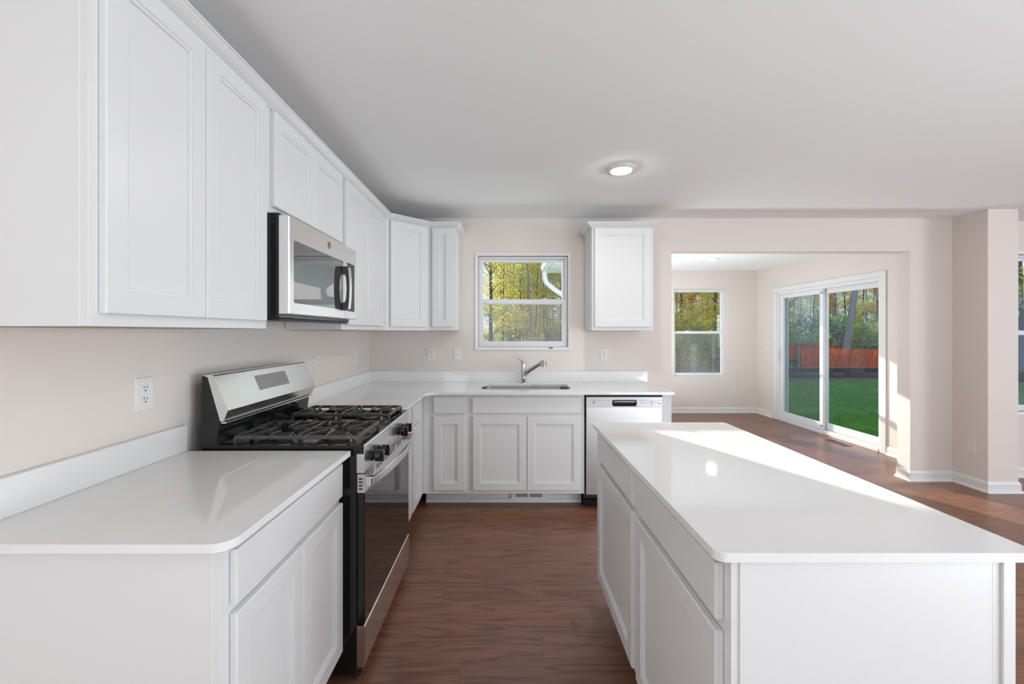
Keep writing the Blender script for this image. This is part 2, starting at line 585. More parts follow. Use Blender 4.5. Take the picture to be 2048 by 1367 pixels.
def shaker(fm, a0, a1, z0, z1, parent, name='door', w=0.055, t=0.020):
    mb = MB(fm)
    R = [ring_rect(a0, a1, z0, z1, 0.001, 0.0015), ring_rect(a0, a1, z0, z1, 0, t - 0.003), ring_rect(a0, a1, z0, z1, 0.003, t),
         ring_rect(a0, a1, z0, z1, w, t), ring_rect(a0, a1, z0, z1, w + 0.001, t - 0.003), ring_rect(a0, a1, z0, z1, w + 0.010, t - 0.004),
         ring_rect(a0, a1, z0, z1, w + 0.0115, t - 0.010)]
    mb.loops(R)
    return mb.build(name, M['cab'], parent)

def slab_front(fm, a0, a1, z0, z1, parent, name='drawer', t=0.020):
    mb = MB(fm)
    R = [ring_rect(a0, a1, z0, z1, 0.001, 0.0015), ring_rect(a0, a1, z0, z1, 0, t - 0.004), ring_rect(a0, a1, z0, z1, 0.0015, t - 0.001),
         ring_rect(a0, a1, z0, z1, 0.005, t)]
    mb.loops(R)
    return mb.build(name, M['cab'], parent)

DZ0, DZ1, RZ0, RZ1 = 0.152, 0.721, 0.7455, 0.870   # door and drawer heights of base cabinets
CAB_TOP = 0.894
CTOP = 0.914
# ------------------------------------------------------------------ structure
WL = -1.255          # left wall
DB = 3.905           # back wall, kitchen face
DB2 = 4.035          # its far face
FARY = 7.19          # breakfast room far wall
MR = 4.28            # breakfast room right wall
MLX = 1.30           # breakfast room left wall
CEIL = 2.425
RX = 9.4
REARY = -4.0

struct('floor', MB().box(WL - 0.13, RX + 0.13, REARY - 0.13, 4.12, -0.12, 0.0).box(MLX - 0.13, MR + 0.13, 4.12, FARY + 0.13, -0.12, 0.0), M['floor'], 'dark brown hardwood plank floor', 'floor')
cl = MB()
cl.box(WL - 0.13, RX + 0.13, REARY - 0.13, DB2, CEIL, CEIL + 0.15)
cl.box(MLX - 0.13, MR + 0.13, DB2, FARY + 0.13, CEIL, CEIL + 0.15)
struct('ceiling', cl, M['ceiling'], 'flat white ceiling', 'ceiling')
struct('wall_left', wall_cells('x', WL - 0.13, WL, REARY - 0.13, DB2, 0, CEIL, []), M['wall'], 'beige wall behind range', 'wall')
KW = (-0.255, 0.575, 1.235, 2.075)         # kitchen window opening
OP = (1.534, 3.74, 0.0, 2.12)              # cased opening to breakfast room
struct('wall_back', wall_cells('y', DB, DB2, WL, 4.39, 0, CEIL, [KW, OP]), M['wall'], 'beige back wall with window and wide opening', 'wall')
struct('wall_column', MB().box(4.13, 4.39, 3.617, DB, 0, CEIL), M['wall'], 'beige wing wall ending the kitchen', 'wall')
FW = (4.79, 5.72, 0.62, 2.11)
FW2 = (6.4, 7.33, 0.62, 2.11)
struct('wall_family', wall_cells('y', 4.01, 4.14, 4.39, RX, 0, CEIL, [FW, FW2]), M['wall'], 'beige far wall beyond wing wall', 'wall')
MW = (2.87, 3.76, 0.62, 2.11)
MW2 = (1.75, 2.64, 0.62, 2.11)
struct('wall_far', wall_cells('y', FARY, FARY + 0.14, MLX - 0.13, MR + 0.13, 0, CEIL, [MW, MW2]), M['wall'], 'beige far wall of breakfast room', 'wall')
SD = (4.81, 6.655, 0.0, 2.0)               # sliding door opening along y
struct('wall_right', wall_cells('x', MR, MR + 0.14, DB2, FARY, 0, CEIL, [SD]), M['wall'], 'beige breakfast room wall holding sliding door', 'wall')
struct('wall_breakfast', wall_cells('x', MLX - 0.13, MLX, DB2, FARY, 0, CEIL, []), M['wall'], 'beige left wall of breakfast room', 'wall')
struct('wall_rear', wall_cells('y', REARY - 0.13, REARY, WL, RX, 0, CEIL, [(2.6, 5.2, 0.5, 2.1), (5.9, 8.5, 0.5, 2.1)]), M['wall'], 'beige wall behind the camera', 'wall')
struct('wall_family_right', wall_cells('x', RX, RX + 0.13, REARY - 0.13, 4.14, 0, CEIL, [(-0.55, 1.75, 0.65, 2.1)]), M['wall'], 'beige right wall of family room', 'wall')

BASE_PROF = [(0, 0), (0.030, 0), (0.030, 0.006), (0.024, 0.017), (0.013, 0.020), (0.013, 0.072), (0.009, 0.080), (0.007, 0.090), (0, 0.094)]
def baseboard(name, path, label):
    return struct(name, MB().sweep(path, BASE_PROF), M['trim'], label, 'baseboard')
# travel keeps the room on the right
baseboard('baseboard_back', [(OP[1], DB2), (OP[1], DB), (4.13, DB), (4.13, 3.617), (4.39, 3.617), (4.39, 4.01), (RX, 4.01)], 'white baseboard around wing wall')
baseboard('baseboard_far', [(MLX, DB2), (MLX, FARY), (MR, FARY), (MR, 6.735)], 'white baseboard along far breakfast wall')
baseboard('baseboard_right', [(MR, 4.73), (MR, DB2), (OP[1], DB2)], 'white baseboard beside sliding door')
baseboard('baseboard_opening', [(1.31, DB), (OP[0], DB), (OP[0], DB2), (MLX, DB2)], 'white baseboard at left side of opening')

# ------------------------------------------------------------------ windows and sliding door
def double_hung(name, op, yf, recess, label, casing, screen=True, mulls=True):
    """op = opening (x0, x1, z0, z1) in a wall whose room face is at yf"""
    x0, x1, z0, z1 = op
    zm = z0 + (z1 - z0) * 0.5
    root = thing(name, ((x0 + x1) / 2, yf, z0), label, 'window')
    root['kind'] = 'structure'
    if casing:
        c = MB()
        c.loops([[(x, yf - d, z) for x, z in rect] for rect, d in (
            (((x0 - 0.027, z0 - 0.027), (x1 + 0.027, z0 - 0.027), (x1 + 0.027, z1 + 0.027), (x0 - 0.027, z1 + 0.027)), 0.0005),
            (((x0 - 0.027, z0 - 0.027), (x1 + 0.027, z0 - 0.027), (x1 + 0.027, z1 + 0.027), (x0 - 0.027, z1 + 0.027)), 0.012),
            (((x0 - 0.010, z0 - 0.010), (x1 + 0.010, z0 - 0.010), (x1 + 0.010, z1 + 0.010), (x0 - 0.010, z1 + 0.010)), 0.010),
            (((x0, z0), (x1, z0), (x1, z1), (x0, z1)), 0.004),
            (((x0, z0), (x1, z0), (x1, z1), (x0, z1)), -0.02))], False, False)
        c.build('casing', M['trim'], root)
    y = yf + recess
    f = MB()
    fw = 0.022
    f.box(x0, x0 + fw, y, y + 0.06, z0, z1).box(x1 - fw, x1, y, y + 0.06, z0, z1)
    f.box(x0 + fw, x1 - fw, y, y + 0.06, z0, z0 + fw).box(x0 + fw, x1 - fw, y, y + 0.06, z1 - fw, z1)
    f.build('frame', M['vinyl'], root, 0.002)
    sw = 0.026
    xa, xb = x0 + fw, x1 - fw
    def sash(nm, za, zb, ya, yb, bot, top):
        s = MB()
        s.box(xa, xa + sw, ya, yb, za, zb).box(xb - sw, xb, ya, yb, za, zb)
        s.box(xa + sw, xb - sw, ya, yb, za, za + bot).box(xa + sw, xb - sw, ya, yb, zb - top, zb)
        so = s.build(nm, M['vinyl'], root, 0.0015)
        MB().box(xa + sw - 0.004, xb - sw + 0.004, (ya + yb) / 2 - 0.002, (ya + yb) / 2 + 0.002, za + bot - 0.004, zb - top + 0.004).build('glass', M['glass'], so)
        return so
    sash('upper_sash', zm - 0.02, z1 - fw, y + 0.032, y + 0.055, 0.045, 0.028)
    lo = sash('lower_sash', z0 + fw, zm + 0.02, y + 0.004, y + 0.028, 0.030, 0.038)
    for fx in (0.28, 0.76):
        lk = MB()
        xc = xa + (xb - xa) * fx
        lk.prism(rrect(xc - 0.03, xc + 0.03, y + 0.006, y + 0.03, 0.008), zm + 0.02, zm + 0.027)
        lk.box(xc - 0.006, xc + 0.022, y + 0.012, y + 0.022, zm + 0.027, zm + 0.035)
        lk.build('sash_lock', M['vinyl'], lo)
    if screen:
        sc = MB().box(xa, xb, y + 0.064, y + 0.066, z0 + fw, zm - 0.01)
        so = sc.build('screen', M['screen'], root)
        fr = MB()
        fr.box(xa, xb, y + 0.060, y + 0.070, zm - 0.022, zm - 0.008).box(xa, xb, y + 0.060, y + 0.070, z0 + fw, z0 + fw + 0.012)
        fr.box(xa, xa + 0.012, y + 0.060, y + 0.070, z0 + fw, zm - 0.01).box(xb - 0.012, xb, y + 0.060, y + 0.070, z0 + fw, zm - 0.01)
        fr.build('screen_frame', M['vinyl'], so)
    return root

w1 = double_hung('window_1', KW, DB, 0.018, 'white double hung window above the sink', True)
MB().box(0.40, 0.435, DB - 0.014, DB - 0.0005, KW[2] - 0.014, KW[2] - 0.003).build('blue_clip', M['bluetape'], w1)
double_hung('window_2', MW, FARY, 0.07, 'white double hung window in breakfast room', False)
double_hung('window_3', FW, 4.01, 0.05, 'white window at right frame edge beyond wing wall', True)
double_hung('window_4', MW2, FARY, 0.07, 'white breakfast room window hidden behind the back wall', False)
double_hung('window_5', FW2, 4.01, 0.05, 'white family room window outside the frame', True)

def sliding_door():
    y0, y1, z0, z1 = SD
    root = thing('door_1', (MR, (y0 + y1) / 2, 0), 'white two panel sliding glass patio door', 'door')
    root['kind'] = 'structure'
    c = MB()
    cw = 0.070
    prof = [(0.0005, 0), (0.016, 0), (0.018, 0.02), (0.012, 0.055), (0.006, cw), (0.0005, cw)]
    # casing: legs and head
    for (ya, yb) in ((y0 - cw, y0), (y1, y1 + cw)):
        c.box(MR - 0.016, MR - 0.0005, ya, yb, 0, z1)
    c.box(MR - 0.016, MR - 0.0005, y0 - cw, y1 + cw, z1, z1 + cw)
    c.build('casing', M['trim'], root, 0.005)
    f = MB()
    f.box(MR - 0.004, MR + 0.135, y0, y0 + 0.035, 0, z1).box(MR - 0.004, MR + 0.135, y1 - 0.035, y1, 0, z1)
    f.box(MR - 0.004, MR + 0.135, y0 + 0.035, y1 - 0.035, z1 - 0.04, z1)
    f.build('frame', M['vinyl'], root, 0.003)
    s = MB()
    s.box(MR - 0.012, MR + 0.135, y0 + 0.035, y1 - 0.035, 0, 0.035).box(MR + 0.04, MR + 0.05, y0 + 0.035, y1 - 0.035, 0.035, 0.05).box(MR + 0.09, MR + 0.10, y0 + 0.035, y1 - 0.035, 0.035, 0.05)
    s.build('sill_track', M['vinyl'], root, 0.003)
    ym = (y0 + y1) / 2 + 0.03
    def panel(nm, ya, yb, xa, xb):
        p = MB()
        st = 0.062
        p.box(xa, xb, ya, ya + st, 0.05, z1 - 0.04).box(xa, xb, yb - st, yb, 0.05, z1 - 0.04)
        p.box(xa, xb, ya + st, yb - st, 0.05, 0.14).box(xa, xb, ya + st, yb - st, z1 - 0.105, z1 - 0.04)
        po = p.build(nm, M['vinyl'], root, 0.004)
        MB().box((xa + xb) / 2 - 0.006, (xa + xb) / 2 + 0.006, ya + st - 0.006, yb - st + 0.006, 0.134, z1 - 0.10).build('glass', M['doorglass'], po)
        return po
    near = panel('fixed_panel', y0 + 0.035, ym + 0.04, MR + 0.078, MR + 0.112)
    far = panel('sliding_panel', ym - 0.03, y1 - 0.035, MR + 0.026, MR + 0.062)
    h = MB()
    yh = y1 - 0.035 - 0.031
    h.box(MR + 0.012, MR + 0.026, yh - 0.018, yh + 0.018, 0.90, 1.13)
    h.tube([(MR + 0.02, yh, 0.93), (MR - 0.02, yh, 0.945), (MR - 0.03, yh, 0.98), (MR - 0.03, yh, 1.05), (MR - 0.02, yh, 1.085), (MR + 0.02, yh, 1.10)], 0.009, 10)
    h.build('handle', M['vinyl'], far, 0.0, True)
    sc = MB().box(MR + 0.124, MR + 0.126, ym, y1 - 0.04, 0.06, z1 - 0.05).build('screen', M['screen'], root)
    fr = MB()
    fr.box(MR + 0.118, MR + 0.132, ym, ym + 0.03, 0.05, z1 - 0.045).box(MR + 0.118, MR + 0.132, y1 - 0.07, y1 - 0.04, 0.05, z1 - 0.045)
    fr.build('screen_frame', M['vinyl'], sc)
    lk = MB()
    for z in (0.10, z1 - 0.09):
        lk.box(MR + 0.018, MR + 0.026, ym - 0.02, ym + 0.0, z - 0.012, z + 0.012)
    lk.build('security_latch', M['steeldark'], far)
sliding_door()

# ------------------------------------------------------------------ base cabinets
def base_cabinet(fm, a0, a1, depth, label, group, drawers, doors, toe=True, top=None):
    """a0..a1 along the front; drawers / doors = lists of (a, b)"""
    o = fm @ Vector(((a0 + a1) / 2, -depth / 2, 0))
    root = thing('base_cabinet', (o.x, o.y, 0), label, 'cabinet', group)
    mb = MB(fm)
    if top is None:
        mb.box(a0, a1, -depth, 0, 0.121, CAB_TOP - 0.0005)
    else:
        mb.box(a0, a1, -depth, -0.02, 0.121, top).box(a0, a1, -0.02, 0, 0.121, CAB_TOP - 0.0005)
    mb.build('carcass', M['cab'], root, 0.001)
    if toe:
        t = MB(fm)
        t.box(a0, a1, -depth, -0.14, 0.0, 0.121)
        t.build('toe_kick', M['cab'], root)
        t = MB(fm)
        t.box(a0, a1, -0.14, -0.123, 0.0, 0.032)
        t.build('shoe_moulding', M['cab'], root, 0.004)
    for a, b in drawers:
        slab_front(fm, a, b, RZ0, RZ1, root, 'drawer')
    for a, b in doors:
        shaker(fm, a, b, DZ0, DZ1, root, 'door')
    return root

LD = 0.606
nearcab = base_cabinet(FM_LEFT, 0.952, 1.630, LD, 'white two door base cabinet left of the range, front left corner', 'left run base cabinets',
             [(0.980, 1.618)], [(0.980, 1.302), (1.305, 1.618)])
MB().box(WL + 0.006, FACE_L - 0.018, 0.9495, 0.952, 0.0, CAB_TOP - 0.001).build('end_panel', M['cab'], nearcab)
base_cabinet(FM_LEFT, 2.440, 2.815, LD, 'white base cabinet just beyond the range, mostly hidden by it', 'left run base cabinets',
             [(2.465, 2.795)], [(2.465, 2.795)])
base_cabinet(FM_LEFT, 2.8155, 3.276, LD, 'narrow white base cabinet between range and inside corner', 'left run base cabinets',
             [(2.868, 3.120)], [(2.868, 3.120)])
BDp = DB - FACE_B - 0.006
# blind corner unit fills the corner behind a plain filler
cr = base_cabinet(FM_BACK, -0.641, -0.585, BDp, 'white filler cabinet at the inside corner of the base run', 'back run base cabinets', [], [])
base_cabinet(FM_BACK, -0.5845, -0.285, BDp, 'narrow white base cabinet left of sink cabinet', 'back run base cabinets',
             [(-0.555, -0.3145)], [(-0.555, -0.3145)])
sinkcab = base_cabinet(FM_BACK, -0.2845, 0.612, BDp, 'white sink base cabinet under window with two doors and vent', 'back run base cabinets',
             [], [(-0.253, 0.1635), (0.1675, 0.582)], True, 0.66)
slab_front(FM_BACK, -0.256, 0.582, RZ0, RZ1, sinkcab, 'false_drawer_front')
v = MB(FM_BACK)
v.box(0.045, 0.328, -0.1395, -0.124, 0.0265, 0.112)
vent = v.build('toe_kick_vent', M['trim'], sinkcab, 0.003)
s = MB(FM_BACK)
for (a, b) in ((0.085, 0.18), (0.195, 0.295)):
    for k in range(6):
        z = 0.046 + k * 0.0052
        s.box(a, b, -0.126, -0.1232, z, z + 0.0028)
s.build('louvres', M['slot'], vent)
endp = MB()
endp.box(1.2155, 1.287, FACE_B, DB - 0.006, 0.0, CAB_TOP - 0.0005)
tag(endp.build('cabinet_end_panel', M['cab'], None, 0.001), 'white cabinet end panel right of the dishwasher', 'panel')

# island
FI0, FI1 = 0.893, 2.135
def island():
    root = base_cabinet(FM_ISL, 1.5135, FI1, 0.55, 'white island cabinet at the far end facing range', 'island cabinets',
                 [(1.536, 2.110)], [(1.536, 2.110)])
    r2 = base_cabinet(FM_ISL, FI0 + 0.003, 1.513, 0.55, 'white island cabinet at the near end facing range', 'island cabinets',
                 [(0.9235, 1.490)], [(0.9235, 1.490)])
    e = MB()
    e.box(0.496, 1.0282, FI0, FI0 + 0.0028, 0.0, CAB_TOP - 0.001)
    e.build('end_panel', M['cab'], r2)
    b = MB()
    b.box(1.0285, 1.070, FI0 + 0.003, FI1, 0.0, CAB_TOP - 0.001)
    b.box(1.0285, 1.046, FI0, FI0 + 0.003, 0.0, CAB_TOP - 0.001).box(1.046, 1.0715, FI0 - 0.006, FI0 + 0.003, 0.0, CAB_TOP - 0.001)
    tag(b.build('island_back_panel', M['cab'], None, 0.001), 'white panel closing the right side of the island', 'panel')
    top = rrect(0.440, 1.116, 0.8795, 2.152, 0.022, 8)
    c = MB()
    c.slab(top, [], CAB_TOP, CTOP)
    tag(c.build('island_countertop', M['quartz'], None, 0.002), 'white speckled quartz countertop on the kitchen island', 'countertop')
island()

# ------------------------------------------------------------------ countertops
c = MB()
c.slab(rrect(WL + 0.002, -0.600, 0.9145, 1.637, 0.045, 8, (0, 1, 0, 0)), [], CAB_TOP, CTOP)
ct1 = c.build('countertop', M['quartz'], None, 0.002)
tag(ct1, 'white quartz countertop left of the range, in front left', 'countertop')
MB().box(WL + 0.002, WL + 0.022, 0.9145, 1.637, CTOP + 0.0003, CTOP + 0.100).build('backsplash', M['quartz'], ct1, 0.0015)

SK = (-0.200, 0.535, 3.385, 3.745)
poly = [(WL + 0.002, 2.432), (-0.600, 2.432), (-0.600, 3.225 - 0.09)]
for k in range(1, 9):
    a = math.radians(180 - 90 * k / 8)
    poly.append((-0.600 + 0.09 + 0.09 * math.cos(a), 3.135 + 0.09 * math.sin(a)))
poly += [(1.283, 3.225)] + [(1.283 + 0.022 * math.sin(math.radians(q)), 3.247 - 0.022 * math.cos(math.radians(q))) for q in (15, 30, 45, 60, 75, 90)]
poly += [(1.305, DB - 0.002), (WL + 0.002, DB - 0.002)]
hole = list(reversed(rrect(SK[0], SK[1], SK[2], SK[3], 0.075, 8)))
c = MB()
c.slab(poly, [hole], CAB_TOP, CTOP)
ct2 = c.build('countertop', M['quartz'], None, 0.002)
tag(ct2, 'white L shaped quartz countertop around the sink and corner', 'countertop')
b = MB()
b.box(WL + 0.002, WL + 0.022, 2.432, DB - 0.002, CTOP + 0.0003, CTOP + 0.100)
b.box(WL + 0.022, 1.305, DB - 0.022, DB - 0.002, CTOP + 0.0003, CTOP + 0.100)
b.build('backsplash', M['quartz'], ct2, 0.0015)

def sink():
    root = thing('sink', ((SK[0] + SK[1]) / 2, (SK[2] + SK[3]) / 2, CAB_TOP - 0.2), 'stainless steel undermount sink set into back countertop', 'sink')
    mb = MB()
    def ring(ins, z, r): return [(x, y, z) for x, y in rrect(SK[0] + ins, SK[1] - ins, SK[2] + ins, SK[3] - ins, r, 8)]
    zt = CAB_TOP - 0.0008
    mb.loops([ring(-0.02, zt, 0.09), ring(-0.004, zt, 0.076), ring(0.0, zt - 0.006, 0.074), ring(0.004, zt - 0.16, 0.07), ring(0.02, zt - 0.19, 0.06), ring(0.06, zt - 0.198, 0.04)], False, True)
    o = mb.build('basin', M['sinksteel'], root, 0, True)
    d = MB().lathe([(0.045, 0.0), (0.045, 0.003), (0.036, 0.004), (0.03, -0.001), (0.0, -0.001)], ((SK[0] + SK[1]) / 2, 3.6, zt - 0.1975))
    d.build('drain', M['chrome'], root, 0, True)
sink()
def faucet():
    x, y = 0.162, 3.81
    root = thing('faucet', (x, y, CTOP), 'chrome pull-out faucet standing behind the sink', 'faucet')
    MB().lathe([(0.026, 0.0003), (0.026, 0.006), (0.022, 0.010), (0.022, 0.05), (0.0215, 0.16), (0.020, 0.178), (0.012, 0.184), (0, 0.185)], (x, y, CTOP)).build('body', M['chrome'], root, 0, True)
    sp = MB().tube([(x + 0.002, y - 0.003, 0.985), (x + 0.03, y - 0.034, 1.012), (x + 0.07, y - 0.082, 1.048), (x + 0.115, y - 0.14, 1.084), (x + 0.145, y - 0.175, 1.104)], [0.021, 0.021, 0.0185, 0.0165, 0.016], 18)
    so = sp.build('spout', M['chrome'], root, 0, True)
    MB().tube([(x + 0.135, y - 0.165, 1.105), (x + 0.155, y - 0.19, 1.113), (x + 0.165, y - 0.20, 1.105), (x + 0.170, y - 0.205, 1.075)], [0.017, 0.024, 0.027, 0.024], 18).build('spray_head', M['chrome'], so, 0, True)
    MB().tube([(x, y, 1.092), (x - 0.015, y - 0.004, 1.110), (x - 0.045, y - 0.01, 1.140), (x - 0.053, y - 0.012, 1.147)], [0.011, 0.009, 0.006, 0.007], 12).build('lever', M['chrome'], root, 0, True)
faucet()

# ------------------------------------------------------------------ dishwasher
def dishwasher():
    x0, x1 = 0.6165, 1.2125
    yf = 3.252
    root = thing('dishwasher', ((x0 + x1) / 2, 3.55, 0), 'stainless steel dishwasher at right end of back run', 'dishwasher')
    MB().box(x0 + 0.004, x1 - 0.004, yf + 0.022, DB - 0.05, 0.09, CAB_TOP - 0.012).build('tub', M['blackmatte'], root)
    d = MB().box(x0 + 0.006, x1 - 0.006, yf, yf + 0.022, 0.122, 0.798)
    d.build('door', M['steelx'], root, 0.003)
    hx0, hx1 = (1225.5 - 1011) / 259.5, (1271.5 - 1011) / 259.5
    p = MB()
    p.box(x0 + 0.006, hx0, yf - 0.002, yf + 0.022, 0.7985, 0.850).box(hx1, x1 - 0.006, yf - 0.002, yf + 0.022, 0.7985, 0.850)
    p.box(hx0, hx1, yf - 0.002, yf + 0.022, 0.7985, 0.806).box(hx0, hx1, yf + 0.016, yf + 0.022, 0.806, 0.850)
    p.box(x0 + 0.006, x1 - 0.006, yf, yf + 0.022, 0.850, 0.873)
    pan = p.build('control_panel', M['steelgrey'], root, 0.001)
    h = MB()
    h.loops([[(x, yf - 0.0025, z) for x, z in rrect(hx0 - 0.006, hx1 + 0.006, 0.803, 0.852, 0.014)], [(x, yf - 0.0035, z) for x, z in rrect(hx0 - 0.004, hx1 + 0.004, 0.805, 0.850, 0.013)],
             [(x, yf - 0.0035, z) for x, z in rrect(hx0 + 0.005, hx1 - 0.005, 0.812, 0.843, 0.012)], [(x, yf + 0.014, z) for x, z in rrect(hx0 + 0.008, hx1 - 0.008, 0.816, 0.841, 0.010)]], False, True)
    h.build('pocket_handle', M['black'], pan)
    hb = MB().box(hx0 + 0.008, hx1 - 0.008, yf - 0.006, yf + 0.004, 0.832, 0.844)
    hb.build('handle_lip', M['chrome'], pan, 0.003)
    k = MB()
    rnd = random.Random(5)
    ax = hx1 + 0.02
    for (ox, oz, w, h_) in ((0.02, 0.840, 0.012, 0.002), (0.034, 0.840, 0.014, 0.002), (0.016, 0.832, 0.016, 0.002), (0.014, 0.824, 0.03, 0.002), (0.05, 0.828, 0.03, 0.002),
                            (0.092, 0.833, 0.016, 0.007), (0.088, 0.822, 0.024, 0.002), (0.085, 0.815, 0.03, 0.002), (0.12, 0.828, 0.012, 0.003), (0.118, 0.840, 0.016, 0.002), (0.142, 0.829, 0.01, 0.006), (0.155, 0.820, 0.018, 0.005), (0.155, 0.841, 0.012, 0.002)):
        k.box(ax + ox, ax + ox + w, yf - 0.0026, yf - 0.002, oz, oz + h_)
    k.build('buttons', M['ledgrey'], pan)
    lg = MB().lathe([(0.010, 0.0), (0.010, -0.001), (0.0, -0.001)], (0.680, yf - 0.002, 0.832), 'y', 20)
    lg.build('emblem', M['steeldark'], pan)
    MB().box(x0 + 0.004, x1 - 0.004, yf + 0.012, yf + 0.022, 0.8735, CAB_TOP - 0.0125).build('top_gap_strip', M['blackmatte'], root)
    t = MB()
    t.box(x0 + 0.004, x1 - 0.004, 3.345, 3.375, 0.006, 0.115)
    t.box(x0 + 0.004, x1 - 0.004, 3.325, 3.345, 0.006, 0.05)
    t.build('toe_kick', M['black'], root, 0.003)
    for x in (x0 + 0.05, x1 - 0.05):
        MB().lathe([(0.015, 0), (0.015, 0.09)], (x, 3.6, 0.0), 'z', 10).build('foot', M['blackmatte'], root)
dishwasher()

# ------------------------------------------------------------------ range
def gas_range():
    y0, y1 = 1.656, 2.414
    ym = (y0 + y1) / 2
    XB = -1.190
    root = thing('gas_range', (-0.88, ym, 0), 'stainless and black gas range between the left counters', 'range')
    MB().box(XB, -0.583, y0, y1, 0.035, 0.895).build('body', M['black'], root, 0.003)
    # cooktop: raised rim round a recessed black pan
    rim = MB()
    ct = rrect(XB + 0.03, -0.556, y0 - 0.001, y1 + 0.001, 0.004, 3)
    inner = rrect(-1.130, -0.585, y0 + 0.018, y1 - 0.018, 0.03, 6)
    rim.slab(ct, [list(reversed(inner))], 0.8955, 0.930)
    rim.build('cooktop_rim', M['black'], root, 0.004)
    MB().prism(rrect(-1.132, -0.583, y0 + 0.016, y1 - 0.016, 0.032, 6), 0.8955, 0.903).build('cooktop_pan', M['black'], root)
    # burners
    for yb in (1.822, 2.262):
        for xb, r in ((-0.952, 0.042), (-0.722, 0.052)):
            bo = MB().lathe([(r + 0.032, 0.0002), (r + 0.028, 0.006), (r + 0.006, 0.008), (r + 0.004, 0.016), (0.0, 0.016)], (xb, yb, 0.903)).build('burner', M['blackmatte'], root, 0, True)
            MB().lathe([(r, 0.0165), (r + 0.002, 0.020), (r + 0.002, 0.0245), (r - 0.002, 0.026), (r - 0.008, 0.026), (0, 0.026)], (xb, yb, 0.903), 'z', 32).build('burner_ring', M['burner'], bo, 0, True)
            MB().lathe([(r - 0.007, 0.0262), (r - 0.006, 0.031), (r - 0.012, 0.034), (0, 0.034)], (xb, yb, 0.903), 'z', 32).build('burner_cap', M['blackmatte'], bo, 0, True)
            ig = MB().lathe([(0.004, 0.006), (0.004, 0.026), (0.002, 0.029), (0, 0.029)], (xb + r + 0.014, yb - 0.03, 0.903), 'z', 8)
            ig.build('igniter', M['plastic'], bo)
    # grates
    zt = 0.960
    for ya, yb in ((1.690, 1.962), (2.143, 2.405 - 0.018)):
        g = MB()
        xa, xb_ = -1.080, -0.592
        w, h = 0.011, 0.014
        zc = zt - h / 2
        for y in (ya, yb):
            g.bar((xa, y, zc), (xb_, y, zc), w, h)
        for x in (xa, xb_):
            g.bar((x, ya, zc), (x, yb, zc), w, h)
        xm = (xa + xb_) / 2
        g.bar((xm, ya, zc), (xm, yb, zc), w, h)
        yc = (ya + yb) / 2
        for bx in (-0.952, -0.722):
            for dx in (-0.085, 0.085):
                for y, sgn in ((ya, 1), (yb, -1)):
                    g.bar((bx + dx, y, zc), (bx + dx * 0.86, y + sgn * 0.060, zc), w * 0.9, h)
            for y, sgn in ((ya, 1), (yb, -1)):
                g.bar((bx, y, zc), (bx, y + sgn * 0.100, zc), w * 0.9, h)
            # spokes turning in from the sides
            for sgn in (-1, 1):
                edge = bx + sgn * 0.118
                if abs(edge - xm) > 0.02 or True:
                    g.bar((edge + sgn * 0.0, yc, zc), (bx + sgn * 0.035, yc, zc), w * 0.9, h)
                if sgn < 0:
                    g.bar((bx - 0.085 * 0.86, ya + 0.060, zc), (bx - 0.035, yc - 0.025, zc), w * 0.85, h)
                else:
                    g.bar((bx + 0.085 * 0.86, yb - 0.060, zc), (bx + 0.035, yc + 0.025, zc), w * 0.85, h)
        for x in (xa, xm, xb_):
            for y in (ya, yb):
                g.bar((x, y, 0.9032), (x, y, zc), w * 1.15, w * 1.15)
        g.build('grate', M['iron'], root, 0.0012)
    # control panel with nosing strip
    cp = MB()
    prof = [(-0.5835, 0.8213), (-0.5545, 0.8213), (-0.5535, 0.892), (-0.552, 0.895), (-0.552, 0.926), (-0.5555, 0.930), (-0.5555, 0.8950), (-0.5835, 0.8950)]
    cp.extrude_y(prof, y0 + 0.001, y1 - 0.001)
    cpo = cp.build('control_panel', M['steel'], root)
    MB().box(-0.583, -0.5552, y0 - 0.0006, y0 + 0.001, 0.828, 0.888).build('side_trim', M['steelgrey'], cpo)
    for yk in (1.760, 1.846, 2.189, 2.276):
        kb = MB()
        kb.lathe([(0.021, 0.0), (0.021, 0.006), (0.013, 0.008), (0.013, 0.014), (0.0215, 0.0145), (0.024, 0.018), (0.0225, 0.034), (0.018, 0.038), (0, 0.038)], (-0.5545, yk, 0.860), 'x', 28)
        kb.box(-0.520, -0.506, yk - 0.007, yk + 0.007, 0.838, 0.882)
        ko = kb.build('knob', M['black'], root, 0, True)
        MB().box(-0.5066, -0.5056, yk - 0.001, yk + 0.001, 0.868, 0.880).build('pointer_mark', M['plastic'], ko)
    # oven door
    dx0, dx1 = -0.582, -0.5555
    od = MB()
    od.box(dx0, dx1, y0 + 0.004, y1 - 0.004, 0.226, 0.742)
    odo = od.build('oven_door', M['black'], root, 0.002)
    MB().box(dx1, dx1 + 0.003, y0 + 0.004, y1 - 0.004, 0.228, 0.742).build('door_glass', M['darkglass'], odo, 0.001)
    st = MB()
    st.extrude_y([(dx0, 0.7425), (dx1 + 0.003, 0.7425), (dx1 + 0.003, 0.812), (dx1 - 0.006, 0.8155), (dx0, 0.8155)], y0 + 0.004, y1 - 0.004)
    sto = st.build('door_top_strip', M['steel'], root)
    for k, yy in enumerate((1.705, 1.75, 1.83, 1.875, 1.955, 2.0, 2.045, 2.09, 2.17, 2.215, 2.295, 2.34)):
        for z in (0.790, 0.798, 0.806):
            MB().box(dx1 + 0.0026, dx1 + 0.0036, yy - 0.018, yy + 0.018, z - 0.0022, z + 0.0012).build('vent_slot', M['slot'], sto)
